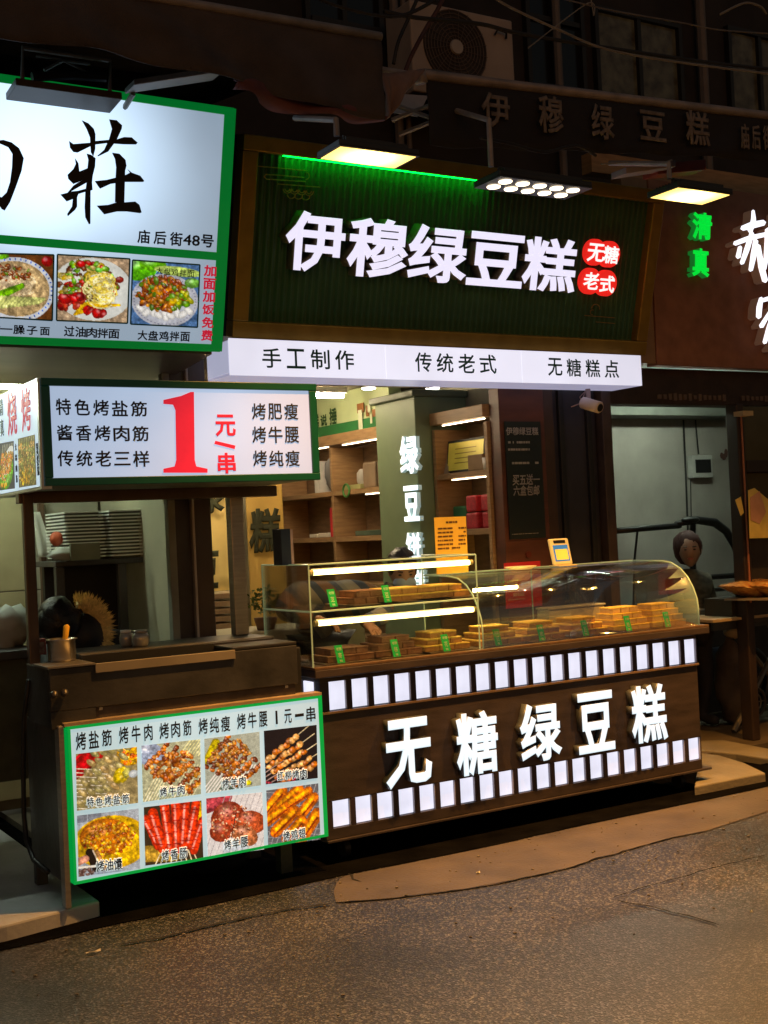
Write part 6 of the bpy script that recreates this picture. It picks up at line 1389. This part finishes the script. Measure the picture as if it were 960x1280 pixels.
skin([pel+Vector((0, 0, .02)), pel+Vector((-.1, 0, -.08)), pel+Vector((-.12, -.06, -.45)), Vector((pel.x-.13, pel.y+.04, .09)), Vector((pel.x-.13, pel.y-.12, .07)), pel+Vector((.1, 0, -.08)), pel+Vector((.12, -.06, -.45)), Vector((pel.x+.13, pel.y+.04, .09)), Vector((pel.x+.13, pel.y-.12, .07))],
     [(0, 1), (1, 2), (2, 3), (3, 4), (0, 5), (5, 6), (6, 7), (7, 8)], [.15, .11, .075, .05, .045, .11, .075, .05, .045], 'trousers', M_black, p2)
hand(P(392, 772, Y=5.75), (.8, -.5, -.3), (0, 0, 1), p2); hand(P(455, 778, Y=5.8), (.2, -.8, -.5), (0, 0, 1), p2)
# hooded onlooker at the right end
fcx = P(862, 688, Y=6.45); z0 = .03
p3 = thing('person', 'young onlooker in a dark red hood and dark checked jacket standing behind the counter end', 'person', (fcx.x, 6.5, z0))
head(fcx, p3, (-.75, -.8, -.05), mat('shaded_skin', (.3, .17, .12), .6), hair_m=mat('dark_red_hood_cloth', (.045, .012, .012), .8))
build(MB().ball(fcx+Vector((.02, .045, .02)), .098, .1, .125, 20, 12, amp=.1, fr=3), 'hood', mat('dark_red_hood_cloth', (.045, .012, .012), .8), p3, True)
def checked():
    return mat('dark_checked_cloth', (.06, .05, .04), .85, c2=(.14, .12, .09), scale=18, detail=0, stretch=(1, 1, 2))
cx, cy = fcx.x+.04, fcx.y+.06; H_ = fcx.z
skin([(cx, cy, H_-.55), (cx, cy, H_-.38), (cx, cy, H_-.22), (cx, cy, H_-.13), (cx-.15, cy, H_-.22), (cx-.2, cy-.08, H_-.42), (cx-.08, cy-.25, H_-.45), (cx+.16, cy+.02, H_-.22), (cx+.2, cy-.02, H_-.45), (cx+.1, cy-.22, H_-.42)],
     [(0, 1), (1, 2), (2, 3), (2, 4), (4, 5), (5, 6), (2, 7), (7, 8), (8, 9)], [.14, .135, .13, .06, .07, .055, .042, .07, .055, .042], 'jacket', checked(), p3)
skin([(cx, cy, H_-.52), (cx-.08, cy, H_-.6), (cx-.09, cy-.02, H_-.93), (cx-.09, cy+.03, z0+.06), (cx-.1, cy-.12, z0+.045), (cx+.08, cy, H_-.6), (cx+.09, cy-.02, H_-.93), (cx+.09, cy+.03, z0+.06), (cx+.1, cy-.12, z0+.045)],
     [(0, 1), (1, 2), (2, 3), (3, 4), (0, 5), (5, 6), (6, 7), (7, 8)], [.12, .09, .06, .042, .04, .09, .06, .042, .04], 'trousers', mat('dark_trousers', (.02, .02, .03), .8), p3)
hand((cx-.08, cy-.25, H_-.45), (.5, -.8, .1), (0, 0, 1), p3, k=.85); hand((cx+.1, cy-.22, H_-.42), (-.3, -.9, -.1), (0, 0, 1), p3, k=.85)
# ================================================================== RIGHT EDGE: scooter canopy, bread table, electric box, paper
t = thing('scooter_canopy', 'black rain canopy frame of a parked scooter against the grey room wall', 'canopy', P(860, 690, Y=6.75))
M_rub = mat('black_rubber_tube', (.01, .01, .011), .4)
pts = [(766, 664), (800, 661), (850, 657)]; build(MB().tube([P(x, y, Y=6.75) for x, y in pts], .022, 10), 'bar', M_rub, t, True)
build(MB().tube([P(x, y, Y=6.75) for x, y in ((845, 655), (870, 650), (893, 653), (908, 664), (918, 682), (928, 710), (934, 745))], [.02, .03, .034, .032, .028, .022, .02], 10), 'arched_tube', M_rub, t, True)
build(MB().ball(P(863, 650, Y=6.72), .085, .05, .028, 16, 9), 'mirror', M_rub, t, True)
build(MB().tube([P(866, 655, Y=6.75), P(866, 690, Y=6.75), P(868, 830, Y=6.75)], .024, 8), 'stem', M_rub, t)
build(MB().tube([P(797, 662, Y=6.75), P(793, 700, Y=6.75), P(790, 850, Y=6.75)], .009, 6), 'thin_stay', M_rub, t)
build(MB().tube([P(880, 722, Y=6.7), P(935, 718, Y=6.7)], .02, 6).tube([P(885, 738, Y=6.68), P(925, 735, Y=6.68)], .014, 6), 'rack_bar', M_rub, t)
wz = Vector((P(868, 830, Y=6.75).x, 6.75, .28))
for dx in (-.45, .55): 
    g = MB(); g.tube([wz+Vector((dx+.22*math.cos(a), 0, .22*math.sin(a))) for a in np.linspace(0, 6.2832, 25)], .035, 8, False); build(g, 'wheel', M_rub, t, True)
build(MB().box(wz.x-.45, wz.x+.45, 6.68, 6.82, .3, .55), 'scooter_body', mat('dark_blue_shell', (.015, .02, .035), .35), t, bev=.06, seg=4)
RWp = front(7.585)
s0, t1 = RWp.st(859, 570); s1, t0 = RWp.st(885, 597)
t = thing('electric_box', 'white framed electric box with a black window on the grey wall', 'electric box', RWp.p((s0+s1)/2, t0))
build(MB().pbox(RWp, s0, s1, t0, t1, 0, .06), 'frame', mat('box_frame_grey', (.42, .42, .4), .5), t, bev=.004)
build(MB().pbox(RWp, s0+.03, s1-.025, t0+.04, t1-.035, .0605, .066), 'black_window', M_black, t)
for i, (pts, r) in enumerate((([(853, 525), (856, 590), (860, 700)], .008), ([(868, 525), (872, 568)], .006), ([(862, 600), (863, 660)], .004))):
    tag(build(MB().tube([RWp.p(*RWp.st(*p), .012) for p in pts], r, 5), 'wall_cable', M_cabk), ['long black cable running down the grey wall left of the electric box', 'short black cable entering the top of the electric box', 'thin black wire hanging below the electric box'][i], 'cable')
g = MB(); rnd = random.Random(5)
for k in range(7):
    a = rnd.random()*6.28; c = RWp.p(*RWp.st(904, 566), .003+k*.0004); g.ball(c+Vector((.03*math.cos(a), 0, .035*math.sin(a))), .022, .001, .028, 10, 4)
build(g, 'wall_stain', mat('reddish_stain', (.1, .045, .035), .9), nb)
# bread table
TZ = P(900, 773, Y=5.95).z
xa = P(884, 774, Y=5.95).x
tb = thing('bread_table', 'long plank topped folding table carrying bread bags at the right edge', 'table', (7.0, 6.1, .03))
build(MB().box(xa, 8.4, 5.9, 6.5, TZ-.02, TZ), 'plank', mat('pale_plank', (.4, .3, .17), .5, vary=.2, stretch=(1, 6, 6)), tb, bev=.003)
build(MB().box(xa+.05, 8.3, 5.95, 5.97, TZ-.08, TZ-.021), 'apron', M_dsteel, tb)
pa = P(917, 917, Z=.03)
for (a, b) in (((pa.x, pa.y, .045), (pa.x+.62, pa.y+.10, .62)), ((pa.x+.62, pa.y+.1, .62), (pa.x+.3, 6.1, TZ-.03)), ((pa.x+.9, pa.y+.2, .045), (pa.x+.45, pa.y+.3, .62))):
    build(MB().tube([a, b], .02, 8), 'folding_leg', mat('worn_grey_tube', (.17, .15, .12), .45, .5), tb)
for x in (xa+.1, 7.6): build(MB().tube([(x, 6.4, .03), (x, 6.4, TZ-.021)], .018, 8), 'leg', M_dsteel, tb)
wc = P(944, 884, Y=pa.y+.35); 
t = thing('cart_wheel', 'small spoked trolley wheel on the pavement under the bread table', 'wheel', (wc.x, wc.y, .03))
R_ = .105; cc = Vector((wc.x, wc.y, .03+R_+.012))
build(MB().tube([cc+Vector((R_*math.cos(a), 0, R_*math.sin(a))) for a in np.linspace(0, 6.2832, 25)], .012, 8, False), 'tyre', mat('tyre_grey', (.06, .055, .05), .6), t, True)
build(MB().tube([cc+Vector((R_*.6*math.cos(a), 0, R_*.6*math.sin(a))) for a in np.linspace(0, 6.2832, 21)], .006, 6, False), 'rim', mat('rim_metal', (.25, .22, .18), .4, .6), t, True)
for k in range(5): a = k*1.2566; build(MB().tube([cc, cc+Vector((R_*math.cos(a), 0, R_*math.sin(a)))], .006, 5), 'spoke', MATS['rim_metal'], t)
# tray with bread bags
tz = TZ+.12
q = [P(905, 742, Y=5.9), P(962, 766, Y=5.62), P(1010, 760, Y=5.8), P(950, 740, Y=6.2)]
for v in q: v.z = tz
t = thing('bread_tray', 'thin dark board under the bread bags with its corner pointing left', 'tray', q[0])
build(MB().poly(q[::-1], (0, 0, .012)), 'board', mat('grey_board', (.22, .19, .15), .5), t)
build(MB().box(q[0].x+.12, q[0].x+.6, 5.95, 6.2, TZ+.001, tz-.001), 'riser', mat('dark_crate', (.03, .025, .02), .7), t)
M_bread = mat('printed_bread_bag', (.7, .42, .1), .25, c2=(.42, .12, .02), scale=26, coat=.5, detail=6)
for i, (px, Yb, sx_, rot, lb) in enumerate((((935, 751), 5.88, .16, -.5, 'flat yellow and red bread bag, the left one lying on the dark board'), ((955, 744), 5.92, .16, -.55, 'flat yellow and red bread bag on top, its point to the left'), ((962, 762), 5.78, .15, -.5, 'flat yellow and red bread bag, the lowest in front at the right edge'))):
    c = P(*px, Y=Yb); c.z = max(c.z, tz+.065)
    g = MB()
    def bag(u, v, s_=1, c=c, sx_=sx_, rot=rot):
        a = (u-.5)*2; b = (v-.5)*2; w = sx_*1.5*a; d = .15*b*(1-.35*abs(a)); h = .055*(1-a*a)*(1-b*b)**.5*s_*1.0+.006*noise.noise(Vector((u*6, v*6, i)))
        x = w*math.cos(rot); z = w*math.sin(rot)*.45; return (c.x+x, c.y+d+w*.1, c.z+z*.6+h)
    g.grid(lambda u, v: bag(u, v, 1), 12, 8); g.grid(lambda u, v: bag(1-u, v, -1), 12, 8)
    tag(build(g, 'bread_bag', M_bread, smooth=True), lb, 'bread bag', 'bread bags at the right edge')
# paper on the neighbour's post
PP = front(5.76)
t = thing('paper_notice', 'torn yellow paper sheets pinned to the red brown timber post', 'paper', PP.p(*PP.st(940, 640)))
M_py = mat('lit_yellow_paper', (.6, .48, .14), .7, vary=.2, scale=8)
def sheet(px, m, d, nm='sheet'):
    q = [PP.st(*p) for p in px]; ar = sum(q[i][0]*q[(i+1)%len(q)][1]-q[(i+1)%len(q)][0]*q[i][1] for i in range(len(q)))
    if ar > 0: q = q[::-1]
    build(MB().poly([PP.p(a, b, d) for a, b in q], PP.N*.0015), nm, m, t)
sheet([(917, 625), (924, 621), (928, 641), (924, 645)], M_py, .012); sheet([(934, 613), (942, 610), (960, 625), (970, 640), (970, 672), (936, 673)], M_py, .006)
sheet([(936, 622), (948, 614), (956, 640), (948, 655), (937, 650)], mat('pinkish_paper', (.5, .28, .2), .7), .010)
tag(build(MB().box(P(917, 518, Y=5.78).x, P(930, 518, Y=5.78).x, 5.7, 5.78, P(920, 521, Y=5.78).z, P(920, 515, Y=5.78).z), 'lamp_block', mat('tan_block', (.5, .4, .25), .5)), 'small tan block on top of the red brown timber post', 'block')
# sack and stool under the table
c = P(915, 850, Y=6.4)
tag(build(MB().ball((c.x, 6.4, .03+.3), .12, .12, .31, 14, 10, amp=.2, fr=2.5), 'cloth_sack', mat('grey_brown_sack', (.09, .07, .06), .85, vary=.4, scale=6, bump=.4, bscale=20), smooth=True), 'dull grey brown sack standing under the bread table', 'sack')
tag(build(MB().ball((c.x+.02, 6.38, .03+.66), .07, .07, .04, 12, 8, amp=.3), 'white_cloth', mat('dim_white_cloth', (.35, .3, .25), .8), smooth=True), 'crumpled white cloth lying on the sack under the bread table', 'cloth')
# grit and small litter on the road
g = MB(); rnd = random.Random(11)
for k in range(420):
    x = rnd.uniform(.6, 7); y = 4.92-abs(rnd.gauss(0, .55)) if k % 3 else rnd.uniform(2.5, 4.9); q = .002+.005*rnd.random()**3
    if y > 4.9: continue
    g.ball((x, y, .004+q*.4), q*1.3, q, q*.7, 5, 3, amp=.4, seed=k)
structure(build(g, 'road_grit', mat('grit', (.16, .14, .12), .8, vary=.5, scale=30)), 'stuff')
for i, (x, y, lb) in enumerate(((598, 1091, 'small white scrap of paper on the screed in front of the cake counter'), (940, 1140, 'small pale scrap of litter on the asphalt at the right'), (117, 1190, 'thin pale stick lying on the asphalt at the lower left'))):
    c = P(x, y, Z=.008); w = (.012, .008, .03)[i]
    tag(build(MB().grid(lambda u, v: (c.x+w*(u-.5)*2, c.y+.003*(v-.5)*2+.006*u, .009+.004*math.sin(u*5+v*3)), 4, 3), 'litter', M_paper, sol=.001), lb, 'litter')
